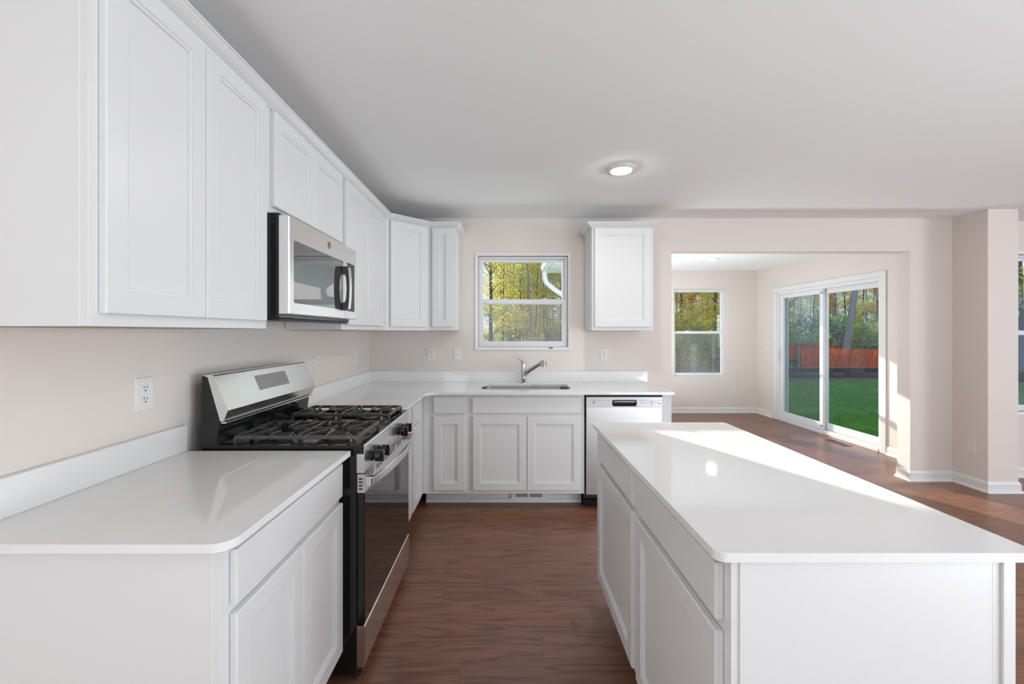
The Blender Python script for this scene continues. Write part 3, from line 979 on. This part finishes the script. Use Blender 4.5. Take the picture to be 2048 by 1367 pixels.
    sb = MB().box(dx0 + 0.002, dx1, y0 + 0.0030, y0 + 0.004, 0.748, 0.812).build('side_bracket', M['steelgrey'], root)
    for z in (0.758, 0.771, 0.784, 0.797):
        MB().box(dx0 + 0.006, dx1 - 0.006, y0 + 0.0024, y0 + 0.0031, z - 0.003, z + 0.003).build('bracket_slot', M['slot'], sb)
    # bowed handle
    hp = []
    n = 14
    hb = MB()
    rings = []
    for k in range(n + 1):
        u = k / n
        y = y0 + 0.006 + u * (y1 - y0 - 0.012)
        bow = 4 * u * (1 - u)
        xo = -0.520 + 0.032 * bow
        rings.append([(xo - 0.010, y, 0.768), (xo, y, 0.770), (xo + 0.001, y, 0.802), (xo - 0.010, y, 0.803)])
    hb.loops(rings)
    for ya in (y0 + 0.006, y1 - 0.034):
        hb.box(dx1 + 0.003, -0.522, ya, ya + 0.028, 0.768, 0.803)
    hb.build('handle', M['steel'], odo, 0.002)
    # storage drawer
    dr = MB().extrude_y([(-0.583, 0.059), (-0.557, 0.059), (-0.552, 0.066), (-0.552, 0.218), (-0.556, 0.222), (-0.583, 0.222)], y0 + 0.002, y1 - 0.002)
    dr.build('storage_drawer', M['steel'], root)
    for x in (-1.12, -0.60):
        for y in (y0 + 0.05, y1 - 0.05):
            MB().lathe([(0.022, 0.0), (0.022, 0.012), (0.012, 0.016), (0.012, 0.036)], (x, y, 0.0), 'z', 14).build('foot', M['blackmatte'], root)
    MB().box(XB + 0.05, -0.60, y0 + 0.02, y1 - 0.02, 0.012, 0.036).build('base_skirt', M['blackmatte'], root)
    # backguard
    bg = MB().extrude_y([(XB, 0.8955), (-1.160, 0.8955), (-1.133, 0.930), (-1.120, 1.022), (-1.168, 1.195), (-1.180, 1.202), (XB, 1.202)], y0 + 0.001, y1 - 0.001)
    bgo = bg.build('backguard', M['black'], root)
    face = MB().extrude_y([(-1.119, 1.024), (-1.106, 1.024), (-1.088, 1.066), (-1.144, 1.200), (-1.150, 1.204), (-1.188, 1.204), (-1.188, 1.2025), (-1.168, 1.1965)], y0 + 0.0005, y1 - 0.0005)
    fo = face.build('control_fascia', M['steel'], root)
    # display set into the sloping face
    d = Vector((-0.056, 0, 0.134)).normalized(); nrm = Vector((0.134, 0, 0.056)).normalized()
    base = Vector((-1.088, 0, 1.066))
    dp = MB()
    pts = []
    for t_, yy in ((0.050, 1.907), (0.050, 2.167), (0.119, 2.167), (0.119, 1.907)):
        p = base + d * t_; pts.append((p.x, yy, p.z))
    dp.loops([[tuple(Vector(p) + nrm * 0.0003) for p in pts], [tuple(Vector(p) + nrm * 0.0012) for p in pts]])
    dp.build('display', M['steeldark'], fo)
    ls = MB().box(-1.125, -1.098, y0 + 0.006, y1 - 0.006, 1.014, 1.020)
    ls.build('lower_trim', M['steel'], bgo)
gas_range()

# ------------------------------------------------------------------ microwave
def microwave():
    y0, y1 = 1.654, 2.394
    z0, z1 = 1.444, 1.833
    xf = -0.847
    root = thing('microwave', (-1.0, 2.03, 1.43), 'stainless over-the-range microwave hung above the range', 'microwave')
    MB().box(WL + 0.004, -0.8875, y0, y1, 1.430, 1.842).build('case', M['black'], root, 0.002)
    b = MB().lathe([(0.006, 0), (0.006, -0.004), (0.003, -0.006), (0, -0.006)], (-0.91, y0 - 0.0003, 1.805), 'y', 12)
    b.build('screw', M['blackmatte'], root)
    ys = 2.236
    wy0, wy1, wz0, wz1 = 1.690, 2.205, 1.490, 1.742
    # door frame as ring
    f = MB()
    def rr(ya, yb, za, zb, r): return [(y, z) for y, z in rrect(ya, yb, za, zb, r, 4)]
    outer = rr(y0, y1, z0, z1, 0.004); inn = rr(wy0, wy1, wz0, wz1, 0.008)
    f.loops([[(-0.887, y, z) for y, z in outer], [(xf - 0.004, y, z) for y, z in outer], [(xf, y, z) for y, z in rr(y0 + 0.004, y1 - 0.004, z0 + 0.004, z1 - 0.004, 0.003)],
             [(xf, y, z) for y, z in inn], [(xf - 0.005, y, z) for y, z in inn]], True, False)
    dr = f.build('door', M['steel'], root)
    MB().loops([[(xf - 0.006, y, z) for y, z in inn], [(xf - 0.0035, y, z) for y, z in inn]]).build('window', M['mwglass'], dr)
    MB().box(xf - 0.001, xf + 0.0008, 2.262, 2.366, wz0 - 0.004, wz1 + 0.004).build('control_strip', M['black'], dr)
    MB().box(xf - 0.0005, xf + 0.0004, ys - 0.0008, ys + 0.0008, z0 + 0.004, wz0).build('door_seam', M['slot'], dr)
    # loop handle
    yh0, yh1 = 2.190, 2.232
    h = MB()
    pr = 0.036
    def hx(f): return xf + pr * f
    h.extrude_y([(xf, 1.486), (hx(0.80), 1.489), (hx(0.95), 1.540), (hx(1.0), 1.601), (hx(0.95), 1.662), (hx(0.80), 1.713), (xf, 1.716),
                 (xf, 1.676), (hx(0.36), 1.674), (hx(0.56), 1.655), (hx(0.64), 1.601), (hx(0.56), 1.547), (hx(0.36), 1.528), (xf, 1.526)], yh0, yh1)
    ho = h.build('handle', M['handlegrey'], root, 0.001)
    g = MB()
    rings = []
    for k in range(11):
        u = k / 10
        z = 1.494 + u * 0.214
        xo = hx(0.82 + 0.19 * 4 * u * (1 - u))
        rings.append([(xo - 0.008, yh0 + 0.006, z), (xo, yh0 + 0.006, z), (xo + 0.003, (yh0 + yh1) / 2, z), (xo, yh1 - 0.001, z), (xo - 0.008, yh1 - 0.001, z)])
    g.loops(rings)
    g.build('grip', M['steel'], ho, 0, True)
    e = MB().lathe([(0.017, 0.0), (0.017, 0.001), (0.0145, 0.0018), (0.0, 0.0018)], (xf, 2.03, 1.790), 'x', 28)
    eo = e.build('emblem', M['steeldark'], root, 0, True)
    sw = MB()
    for q0, q1, r in ((20, 200, 0.010), (200, 380, 0.006)):
        pts = [(xf + 0.002, 2.03 + r * math.cos(math.radians(q0 + (q1 - q0) * k / 8)), 1.790 + r * math.sin(math.radians(q0 + (q1 - q0) * k / 8))) for k in range(9)]
        sw.tube(pts, 0.0009, 6)
    sw.build('emblem_scroll', M['chrome'], eo)
    v = MB()
    v.box(-1.20, -0.95, y0 + 0.06, y0 + 0.33, 1.426, 1.4295).box(-1.20, -0.95, y1 - 0.33, y1 - 0.06, 1.426, 1.4295)
    v.build('grease_filter', M['steeldark'], root)
    MB().box(-0.95, -0.8885, y0 + 0.01, y1 - 0.01, 1.420, 1.4295).build('bottom_vent', M['blackmatte'], root, 0.002)
M['handlegrey'] = plain('dark_handle_grey', (0.09, 0.085, 0.08), 0.3, metal=0.4)
M['mwglass'] = plain('mirror_black_glass', (0.10, 0.10, 0.105), 0.02, metal=0.55, spec=1.0, coat=1.0)
microwave()

# ------------------------------------------------------------------ upper cabinets
UZ0, UZ1 = 1.387, 2.262
UD0, UD1 = 1.416, 2.252
def upper(fm, a0, a1, depth, label, doors, z0=UZ0, d0=UD0, gap=True):
    o = fm @ Vector(((a0 + a1) / 2, -depth / 2, 0))
    root = thing('wall_cabinet', (o.x, o.y, z0), label, 'cabinet', 'wall cabinets')
    MB(fm).box(a0, a1, -depth, 0, z0, UZ1).build('carcass', M['cab'], root, 0.001)
    MB(fm).box(a0 + 0.012, a1 - 0.012, -depth, -0.02, z0 - 0.0015, z0 - 0.0002).build('underside', M['cabwood'], root)
    for a, b in doors:
        shaker(fm, a, b, d0, UD1, root, 'door')
    return root
UDEP = UP_L - WL - 0.004
u1 = upper(FM_UPL, 0.945, 1.649, UDEP, 'large white two door wall cabinet at upper left, nearest of the run', [(0.967, 1.291), (1.2945, 1.622)])
MB().box(WL + 0.004, UP_L - 0.019, 0.9425, 0.945, UZ0, UZ1).build('end_panel', M['cab'], u1)
upper(FM_UPL, 1.6495, 2.400, UDEP, 'short white two door wall cabinet above the microwave', [(1.675, 2.022), (2.0255, 2.376)], 1.8435, 1.872)
upper(FM_UPL, 2.4005, 3.200, UDEP, 'tall white two door wall cabinet between microwave and corner', [(2.428, 2.812), (2.8155, 3.172)])

def corner_upper():
    root = thing('wall_cabinet', (-1.1, 3.75, UZ0), 'white diagonal corner wall cabinet', 'cabinet', 'wall cabinets')
    poly = [(WL + 0.004, 3.2005), (UP_L, 3.2005), (UP_L, 3.2955), (-0.649, UP_B), (-0.649, DB - 0.004), (WL + 0.004, DB - 0.004)]
    MB().prism(poly, UZ0, UZ1).build('carcass', M['cab'], root, 0.001)
    r = math.sqrt(0.5)
    fm = front_matrix((UP_L, 3.2955, 0), (r, r, 0), (r, -r, 0))
    shaker(fm, 0.032, 0.372, UD0, UD1, root, 'door')
corner_upper()
upper(FM_UPB, -0.6485, -0.4207, DB - UP_B - 0.004, 'narrow white wall cabinet left of the sink window', [(-0.619, -0.447)])
ru = upper(FM_UPB, 0.730, 1.249, DB - UP_B - 0.004, 'white single door wall cabinet right of the sink window', [(0.752, 1.226)])
CROWN = [(0.0002, 2.2565), (0.008, 2.2565), (0.008, 2.262), (0.013, 2.264), (0.024, 2.272), (0.036, 2.283), (0.042, 2.290), (0.046, 2.291), (0.046, 2.298), (0.0002, 2.298)]
cm = MB().sweep([(WL + 0.003, 0.9425), (UP_L, 0.9425), (UP_L, 3.2955), (-0.649, UP_B), (-0.4207, UP_B), (-0.4207, DB - 0.003)], CROWN)
tag(cm.build('crown_moulding', M['cab']), 'white crown moulding along top of the left wall cabinets', 'moulding')
cm = MB().sweep([(0.730, DB - 0.003), (0.730, UP_B), (1.249, UP_B), (1.249, DB - 0.003)], [(o, z) for o, z in CROWN])
cm.build('crown_moulding', M['cab'], ru)

# ------------------------------------------------------------------ outlets and switches
def wall_plate(c, along, out, label, kind, cat='outlet', group='wall outlets and switches'):
    """c = centre on the wall; along = horizontal direction; out = away from wall"""
    fm = front_matrix((c[0], c[1], 0), along, out)
    nm = 'wall_outlet' if kind == 'outlet' else 'light_switch'
    root = thing(nm, c, label, cat, group)
    z = c[2]
    def ring(w, h, n, r): return [(x, n, zz) for x, zz in rrect(-w, w, z - h, z + h, r, 3)]
    MB(fm).loops([ring(0.036, 0.0585, 0.0004, 0.003), ring(0.036, 0.0585, 0.002, 0.003), ring(0.0335, 0.056, 0.0052, 0.003)]).build('cover_plate', M['plastic'], root)
    if kind == 'outlet':
        for dz in (-0.0195, 0.0195):
            r = MB(fm)
            pts = []
            for k in range(20):
                a = 2 * math.pi * k / 20
                pts.append((0.0172 * math.cos(a), max(-0.0135, min(0.0135, 0.0172 * math.sin(a)))))
            r.loops([[(x, 0.0052, z + dz + y) for x, y in pts], [(x, 0.0072, z + dz + y) for x, y in pts]])
            ro = r.build('receptacle', M['plastic'], root)
            s = MB(fm)
            s.box(-0.0075, -0.0050, 0.0070, 0.0076, z + dz + 0.000, z + dz + 0.009)
            s.box(0.0050, 0.0075, 0.0070, 0.0076, z + dz + 0.001, z + dz + 0.008)
            s.loops([[(0.003 * math.cos(2 * math.pi * k / 10), 0.0070, z + dz - 0.007 + 0.003 * math.sin(2 * math.pi * k / 10)) for k in range(10)],
                     [(0.003 * math.cos(2 * math.pi * k / 10), 0.0076, z + dz - 0.007 + 0.003 * math.sin(2 * math.pi * k / 10)) for k in range(10)]])
            s.build('slots', M['slot'], ro)
        MB(fm).loops([[(0.003 * math.cos(2 * math.pi * k / 10), n, z + 0.003 * math.sin(2 * math.pi * k / 10)) for k in range(10)] for n in (0.005, 0.0062)]).build('screw', M['plastic'], root)
    else:
        MB(fm).box(-0.006, 0.006, 0.0050, 0.0060, z - 0.012, z + 0.012).build('switch_slot', M['plastic'], root)
        t = MB(fm)
        t.loops([[(-0.0045, 0.006, z - 0.006), (0.0045, 0.006, z - 0.006), (0.0045, 0.006, z + 0.006), (-0.0045, 0.006, z + 0.006)],
                 [(-0.0035, 0.017, z + 0.004), (0.0035, 0.017, z + 0.004), (0.0035, 0.016, z + 0.010), (-0.0035, 0.016, z + 0.010)]])
        t.build('toggle', M['plastic'], root)
LW = ((0, 1, 0), (1, 0, 0))
BW = ((1, 0, 0), (0, -1, 0))
wall_plate((WL, 1.465, 1.159), *LW, 'white wall outlet above the near left counter', 'outlet')
wall_plate((WL, 2.822, 1.165), *LW, 'white wall outlet just beyond the range back panel', 'outlet')
wall_plate((WL, 3.553, 1.170), *LW, 'white switch plate on left wall nearest the corner', 'switch', 'switch')
wall_plate((-0.686, DB, 1.168), *BW, 'white wall outlet on back wall near left corner', 'outlet')
wall_plate((-0.4436, DB, 1.168), *BW, 'white switch plate just left of the sink window', 'switch', 'switch')
wall_plate((0.910, DB, 1.166), *BW, 'white wall outlet under right wall cabinet', 'outlet')
wall_plate((3.894, FARY, 0.366), *BW, 'white wall outlet low on breakfast room far wall', 'outlet')
wall_plate((MR, 6.90, 1.160), (0, 1, 0), (-1, 0, 0), 'white switch plate left of the sliding door', 'switch', 'switch')
wall_plate((4.13, 3.742, 0.363), (0, 1, 0), (-1, 0, 0), 'white wall outlet low on the wing wall', 'outlet')

# ------------------------------------------------------------------ ceiling lights, floor register
def disk_light(x, y, label, lens='lamp'):
    root = thing('ceiling_light', (x, y, CEIL), label, 'light', 'round ceiling disk lights')
    MB().lathe([(0.092, -0.0003), (0.092, -0.006), (0.084, -0.013), (0.066, -0.016), (0.066, -0.0003)], (x, y, CEIL), 'z', 40).build('trim_ring', M['plastic'], root, 0, True)
    MB().lathe([(0.0655, -0.0125), (0.0655, -0.017), (0.05, -0.022), (0.0, -0.024)], (x, y, CEIL), 'z', 40).build('lens', M[lens], root, 0, True)
disk_light(0.745, 2.72, 'round lit ceiling light over the kitchen')
disk_light(2.95, 6.05, 'round lit ceiling light in the breakfast room', 'lampdim')

def register():
    x0, x1, y0, y1 = 4.06, 4.17, 5.08, 5.40
    root = thing('floor_register', ((x0 + x1) / 2, (y0 + y1) / 2, 0), 'brown floor register in front of sliding door', 'vent')
    f = MB()
    f.slab([(x0, y0), (x1, y0), (x1, y1), (x0, y1)], [[(x0 + 0.018, y0 + 0.02), (x0 + 0.018, y1 - 0.02), (x1 - 0.018, y1 - 0.02), (x1 - 0.018, y0 + 0.02)]], 0.0005, 0.005)
    f.build('frame', M['registerwood'], root)
    s = MB()
    for k in range(18):
        y = y0 + 0.028 + k * 0.0155
        s.box(x0 + 0.018, x1 - 0.018, y, y + 0.006, 0.0008, 0.004)
    s.build('slats', M['registerwood'], root)
    MB().box(x0 + 0.018, x1 - 0.018, y0 + 0.02, y1 - 0.02, 0.0002, 0.0006).build('backing', M['slot'], root)
register()

# ------------------------------------------------------------------ outdoors
GZ = -0.16
g = MB()
g.box(-30, 60, FARY + 0.14, 60, GZ - 0.3, GZ).box(MR + 0.14, 60, 4.15, FARY + 0.14, GZ - 0.3, GZ).box(-30, MLX - 0.13, DB2, FARY + 0.14, GZ - 0.3, GZ)
struct('ground_yard', g, M['lawn'], 'lawn ground behind the house', 'ground')
def grass():
    rnd = random.Random(11)
    verts, faces = [], []
    for i in range(42000):
        # denser near the door
        d = 4.6 + (rnd.random() ** 1.6) * 11.5
        slope = 0.55 + rnd.random() * 0.52
        x = d * slope; y = d
        if x < MR + 0.3: x = MR + 0.3 + rnd.random() * 1.2
        if y > 13.2: continue
        h = 0.04 + rnd.random() * 0.05
        a = rnd.random() * 6.283
        w = 0.006
        lx, ly = math.cos(a), math.sin(a)
        k = len(verts)
        bx, by = rnd.gauss(0, 0.02), rnd.gauss(0, 0.02)
        verts += [(x - lx * w, y - ly * w, GZ), (x + lx * w, y + ly * w, GZ), (x + bx, y + by, GZ + h)]
        faces.append((k, k + 1, k + 2))
    me = bpy.data.meshes.new('lawn_grass')
    me.from_pydata(verts, [], faces)
    me.materials.append(M['blade'])
    o = bpy.data.objects.new('lawn_grass', me)
    COL.objects.link(o)
    tag(o, 'short green lawn grass outside the sliding door', 'grass', None, 'stuff')
grass()
mu = MB()
pts = []
for k in range(13):
    x = -25 + k * 6.0
    pts.append((x, 13.4 + 0.5 * math.sin(x * 0.5)))
mu.prism(pts + [(60, 58), (-28, 58)], GZ + 0.001, GZ + 0.02)
struct('ground_woods', mu, M['mulch'], 'leaf covered ground under the trees', 'ground')

# eave, gutter and downspout of the breakfast room roof seen through the sink window
ev = MB()
ev.box(0.78, MLX - 0.13, 4.3, 7.75, 2.46, 2.475)
ev.box(0.76, 0.78, 4.3, 7.77, 2.46, 2.62)
ev.extrude_y([(0.70, 2.63), (2.8, 3.9), (2.8, 3.95), (0.68, 2.66)], 4.1, 7.8)
ev.box(0.78, 4.8, 7.75, 7.77, 2.46, 2.62)
tag(ev.build('roof_eave', M['siding']), 'white roof eave outside upper right of the sink window', 'roof', None, 'structure')
gt = MB()
rings = []
for y in (4.3, 7.80):
    rings.append([(0.757, y, 2.585), (0.757, y, 2.465), (0.70, y, 2.465), (0.665, y, 2.50), (0.655, y, 2.575), (0.640, y, 2.585), (0.645, y, 2.59), (0.665, y, 2.578), (0.675, y, 2.505), (0.705, y, 2.475), (0.745, y, 2.475), (0.745, y, 2.585)])
gt.loops(rings)
tag(gt.build('gutter', M['gutter']), 'white gutter along the eave outside the sink window', 'gutter')
ds = MB().tube([(0.715, 7.70, 2.464), (0.715, 7.70, 2.36), (0.745, 7.70, 2.27), (0.90, 7.70, 2.14), (1.06, 7.68, 2.03), (1.095, 7.66, 1.95), (1.095, 7.66, GZ)], 0.045, 14)
tag(ds.build('downspout', M['gutter'], None, 0, True), 'white downspout elbowing below the gutter corner', 'downspout')

# orange safety netting and silt fence
def netting(p0, p1, z0, z1, seed):
    rnd = random.Random(seed)
    p0, p1 = Vector(p0), Vector(p1)
    L = (p1 - p0).length
    t = (p1 - p0).normalized()
    nrm = Vector((t.y, -t.x))
    nx = int(L / 0.07)
    def P(s, v):
        wob = 0.06 * math.sin(s * 2.1 + seed) + 0.03 * math.sin(s * 5.3)
        sag = 0.04 * math.sin(s * 1.3 + 1 + seed)
        q = p0 + t * s + nrm * wob * (0.3 + v)
        return (q.x, q.y, z0 + (z1 - z0) * v + sag * v)
    mb = MB()
    nz = 9
    for j in range(nz + 1):
        v = j / nz
        w = 0.030 if j in (0, nz) else 0.020
        for i in range(nx // 2):
            a, b = P(i * L / (nx // 2), v), P((i + 1) * L / (nx // 2), v)
            vs = [mb.v((a[0], a[1], a[2] - w / 2)), mb.v((b[0], b[1], b[2] - w / 2)), mb.v((b[0], b[1], b[2] + w / 2)), mb.v((a[0], a[1], a[2] + w / 2))]
            mb.face(vs)
    for i in range(nx + 1):
        s = i * L / nx
        for j in range(nz // 3):
            a0, b0 = P(s - 0.018, 3 * j / nz), P(s + 0.018, 3 * j / nz)
            a1, b1 = P(s - 0.018, 3 * (j + 1) / nz), P(s + 0.018, 3 * (j + 1) / nz)
            mb.face([mb.v(a0), mb.v(b0), mb.v(b1), mb.v(a1)])
    return mb
def fence(p0, p1, label, seed):
    root = thing('safety_fence', (p0[0], p0[1], GZ + 0.02), label, 'fence')
    netting(p0, p1, 0.17, 0.80, seed).build('netting', M['orange'], root)
    a, b = Vector(p0), Vector(p1)
    L = (b - a).length
    n = max(2, int(L / 1.6))
    for k in range(n + 1):
        p = a + (b - a) * (k / n)
        MB().box(p.x - 0.02, p.x + 0.02, p.y + 0.08, p.y + 0.12, GZ + 0.018, 0.86).build('post', M['post'], root)
fence((9.95, 14.2), (20.5, 14.8), 'orange netting fence across the lawn edge outside sliding door', 1)
fence((11.0, 18.6), (15.5, 19.4), 'farther orange netting fence among the trees', 2)
sf = MB()
pp = [(8.3, 13.95), (9.6, 13.9), (12, 13.98), (15, 14.15), (21, 14.4)]
for a, b in zip(pp[:-1], pp[1:]):
    sf.bar((a[0], a[1], 0.02), (b[0], b[1], 0.02), 0.01, 0.32)
tag(sf.build('silt_fence', M['silt']), 'low black silt fence under the orange netting', 'fence')

# trees
def leaf_cloud(rnd, clumps, n, size):
    verts, faces = [], []
    for i in range(n):
        c, r = clumps[rnd.randrange(len(clumps))]
        p = Vector((rnd.gauss(0, r * 0.55), rnd.gauss(0, r * 0.55), rnd.gauss(0, r * 0.5))) + c
        s = size * (0.6 + rnd.random() * 0.8)
        e = Euler((rnd.random() * 6.28, rnd.random() * 6.28, rnd.random() * 6.28)).to_matrix()
        k = len(verts)
        for q in ((-0.5, 0, 0), (0, -0.32, 0.05), (0.55, 0, 0), (0, 0.32, 0.05)):
            verts.append(tuple(p + e @ (Vector(q) * s)))
        faces.append((k, k + 1, k + 2, k + 3))
    return verts, faces

def tree_proto(seed, leafmat, barkmat, height, rad, lean, nleaf, low):
    rnd = random.Random(seed)
    tm = MB()
    pts = []
    n = 9
    for k in range(n + 1):
        u = k / n
        pts.append(Vector((lean[0] * u * height + rnd.gauss(0, 0.05) * u, lean[1] * u * height + rnd.gauss(0, 0.05) * u, u * height)))
    pts[0] = Vector((0, 0, -0.05))
    tm.tube(pts, [rad * (1 - 0.75 * k / n) for k in range(n + 1)], 9)
    clumps = []
    for k in range(16):
        u = low + (0.97 - low) * rnd.random()
        i = min(n - 1, int(u * n))
        p = pts[i].lerp(pts[i + 1], u * n - i)
        a = rnd.random() * 6.283
        L = (0.7 + rnd.random() * 1.4)
        q = p + Vector((math.cos(a) * L * 0.5, math.sin(a) * L * 0.5, L * 0.35))
        e = p + Vector((math.cos(a + 0.2) * L, math.sin(a + 0.2) * L, L * (0.5 + rnd.random() * 0.4)))
        tm.tube([p, q, e], [rad * 0.28, rad * 0.16, rad * 0.05], 5)
        clumps.append((e, 0.6)); clumps.append((q, 0.45))
    tmesh = tm
    v, f = leaf_cloud(rnd, clumps, int(nleaf * 1.5), 0.115)
    root = bpy.data.objects.new('autumn_tree', None)
    COL.objects.link(root)
    tmesh.build('trunk', barkmat, root, 0, True)
    me = bpy.data.meshes.new('foliage')
    me.from_pydata(v, [], f)
    me.materials.append(leafmat)
    o = bpy.data.objects.new('foliage', me)
    COL.objects.link(o)
    o.parent = root
    return root

def shrub_proto(seed, leafmat, w, h, n):
    rnd = random.Random(seed)
    cl = []
    for k in range(14):
        cl.append((Vector((rnd.uniform(-w, w), rnd.uniform(-w * 0.6, w * 0.6), rnd.uniform(0.2, h))), 0.38))
    v, f = leaf_cloud(rnd, cl, n, 0.12)
    root = bpy.data.objects.new('wild_shrub', None)
    COL.objects.link(root)
    st = MB()
    for k in range(7):
        c = cl[k][0]
        st.tube([(c.x * 0.2, c.y * 0.2, -0.03), (c.x * 0.5, c.y * 0.5, c.z * 0.5), tuple(c)], [0.02, 0.014, 0.006], 5)
    st.build('stems', M['bark'], root)
    me = bpy.data.meshes.new('foliage')
    me.from_pydata(v, [], f)
    me.materials.append(leafmat)
    o = bpy.data.objects.new('foliage', me)
    COL.objects.link(o)
    o.parent = root
    return root

def copy_tree(src):
    c = src.copy(); COL.objects.link(c)
    for ch in list(src.children):
        d = ch.copy(); COL.objects.link(d); d.parent = c
    return c

PROTO = [tree_proto(26, M['leaf_yellow'], M['barkpale'], 10, 0.055, (0.03, 0.0), 900, 0.3),
         tree_proto(27, M['leaf_green'], M['bark'], 11, 0.065, (-0.05, 0.01), 1000, 0.25),
         tree_proto(21, M['leaf_yellow'], M['bark'], 11, 0.13, (0.02, 0.0), 3000, 0.08),
         tree_proto(22, M['leaf_green'], M['bark'], 12, 0.16, (-0.03, 0.01), 2800, 0.14),
         tree_proto(23, M['leaf_yellow'], M['barkpale'], 10, 0.09, (0.05, 0.0), 2600, 0.05),
         tree_proto(24, M['leaf_orange'], M['bark'], 11, 0.12, (-0.04, 0.0), 2600, 0.2),
         tree_proto(25, M['leaf_green'], M['bark'], 9, 0.10, (0.03, 0.0), 3000, 0.05)]
SHRUB = [shrub_proto(31, M['leaf_dark'], 1.1, 1.8, 1500), shrub_proto(32, M['leaf_green'], 1.0, 1.5, 1500)]
used = set()
def put(proto, x, y, rz, sc, label, cat, group):
    o = proto if proto.name not in used else copy_tree(proto)
    if o is proto: used.add(proto.name)
    o.location = (x, y, GZ + 0.02)
    o.rotation_euler = (0, 0, rz)
    o.scale = (sc, sc, sc)
    return tag(o, label, cat, group)
rnd = random.Random(77)
def zone(s0, s1, d0, d1, n, kinds, label, group, xmin=None, scale=1.0):
    for k in range(n):
        d = d0 + (d1 - d0) * (k + rnd.random()) / n
        x = d * (s0 + (s1 - s0) * ((k * 0.618 + rnd.random() * 0.25) % 1.0))
        if xmin is not None: x = max(x, xmin + rnd.random())
        i = kinds[rnd.randrange(len(kinds))]
        put(PROTO[i], x, d, rnd.random() * 6.28, (0.80 + rnd.random() * 0.4) * scale, label, 'tree', group)
zone(-0.06, 0.20, 22, 38, 52, [2, 2, 4, 4, 2, 5, 0, 0, 1, 0, 0, 1, 3], 'slender yellow leaved tree in woods seen through the sink window', 'trees behind the sink window', -1.0, 0.72)
zone(0.36, 0.56, 19, 34, 34, [2, 2, 4, 5, 3, 0, 1], 'golden autumn tree in woods seen through the breakfast room window', 'trees behind the breakfast room window', None, 0.62)
zone(0.60, 0.98, 27, 39, 48, [3, 3, 6, 2, 5, 0, 1], 'leafy tree in woods behind the orange netting fence', 'trees behind the sliding door', None, 0.55)
zone(1.15, 1.5, 13, 22, 10, [3, 2, 6, 0], 'tree in woods seen past the wing wall at right edge', 'trees at the right edge')
def shrubs(s0, s1, d0, d1, n, label, group, xmin=None):
    for k in range(n):
        d = d0 + (d1 - d0) * rnd.random()
        x = d * (s0 + (s1 - s0) * (k + rnd.random()) / n)
        if xmin is not None: x = max(x, xmin)
        put(SHRUB[rnd.randrange(2)], x, d, rnd.random() * 6.28, 0.8 + rnd.random() * 0.5, label, 'shrub', group)
shrubs(-0.05, 0.20, 24, 32, 10, 'low green shrub at foot of woods seen through the sink window', 'shrubs behind the sink window', -0.8)
shrubs(0.38, 0.56, 17, 24, 10, 'low green shrub at foot of woods seen through the breakfast room window', 'shrubs behind the breakfast room window')
shrubs(0.62, 0.98, 19.5, 25, 18, 'bushy green shrub behind the orange netting fence', 'shrubs behind the sliding door')
# the leaning pale trunk seen through the right door panel
lt = tree_proto(41, M['leaf_yellow'], M['barkpale'], 9, 0.13, (0.15, 0.0), 1500, 0.5)
lt.location = (12.45, 15.6, GZ + 0.02)
tag(lt, 'pale leaning tree trunk seen through right pane of sliding door', 'tree')
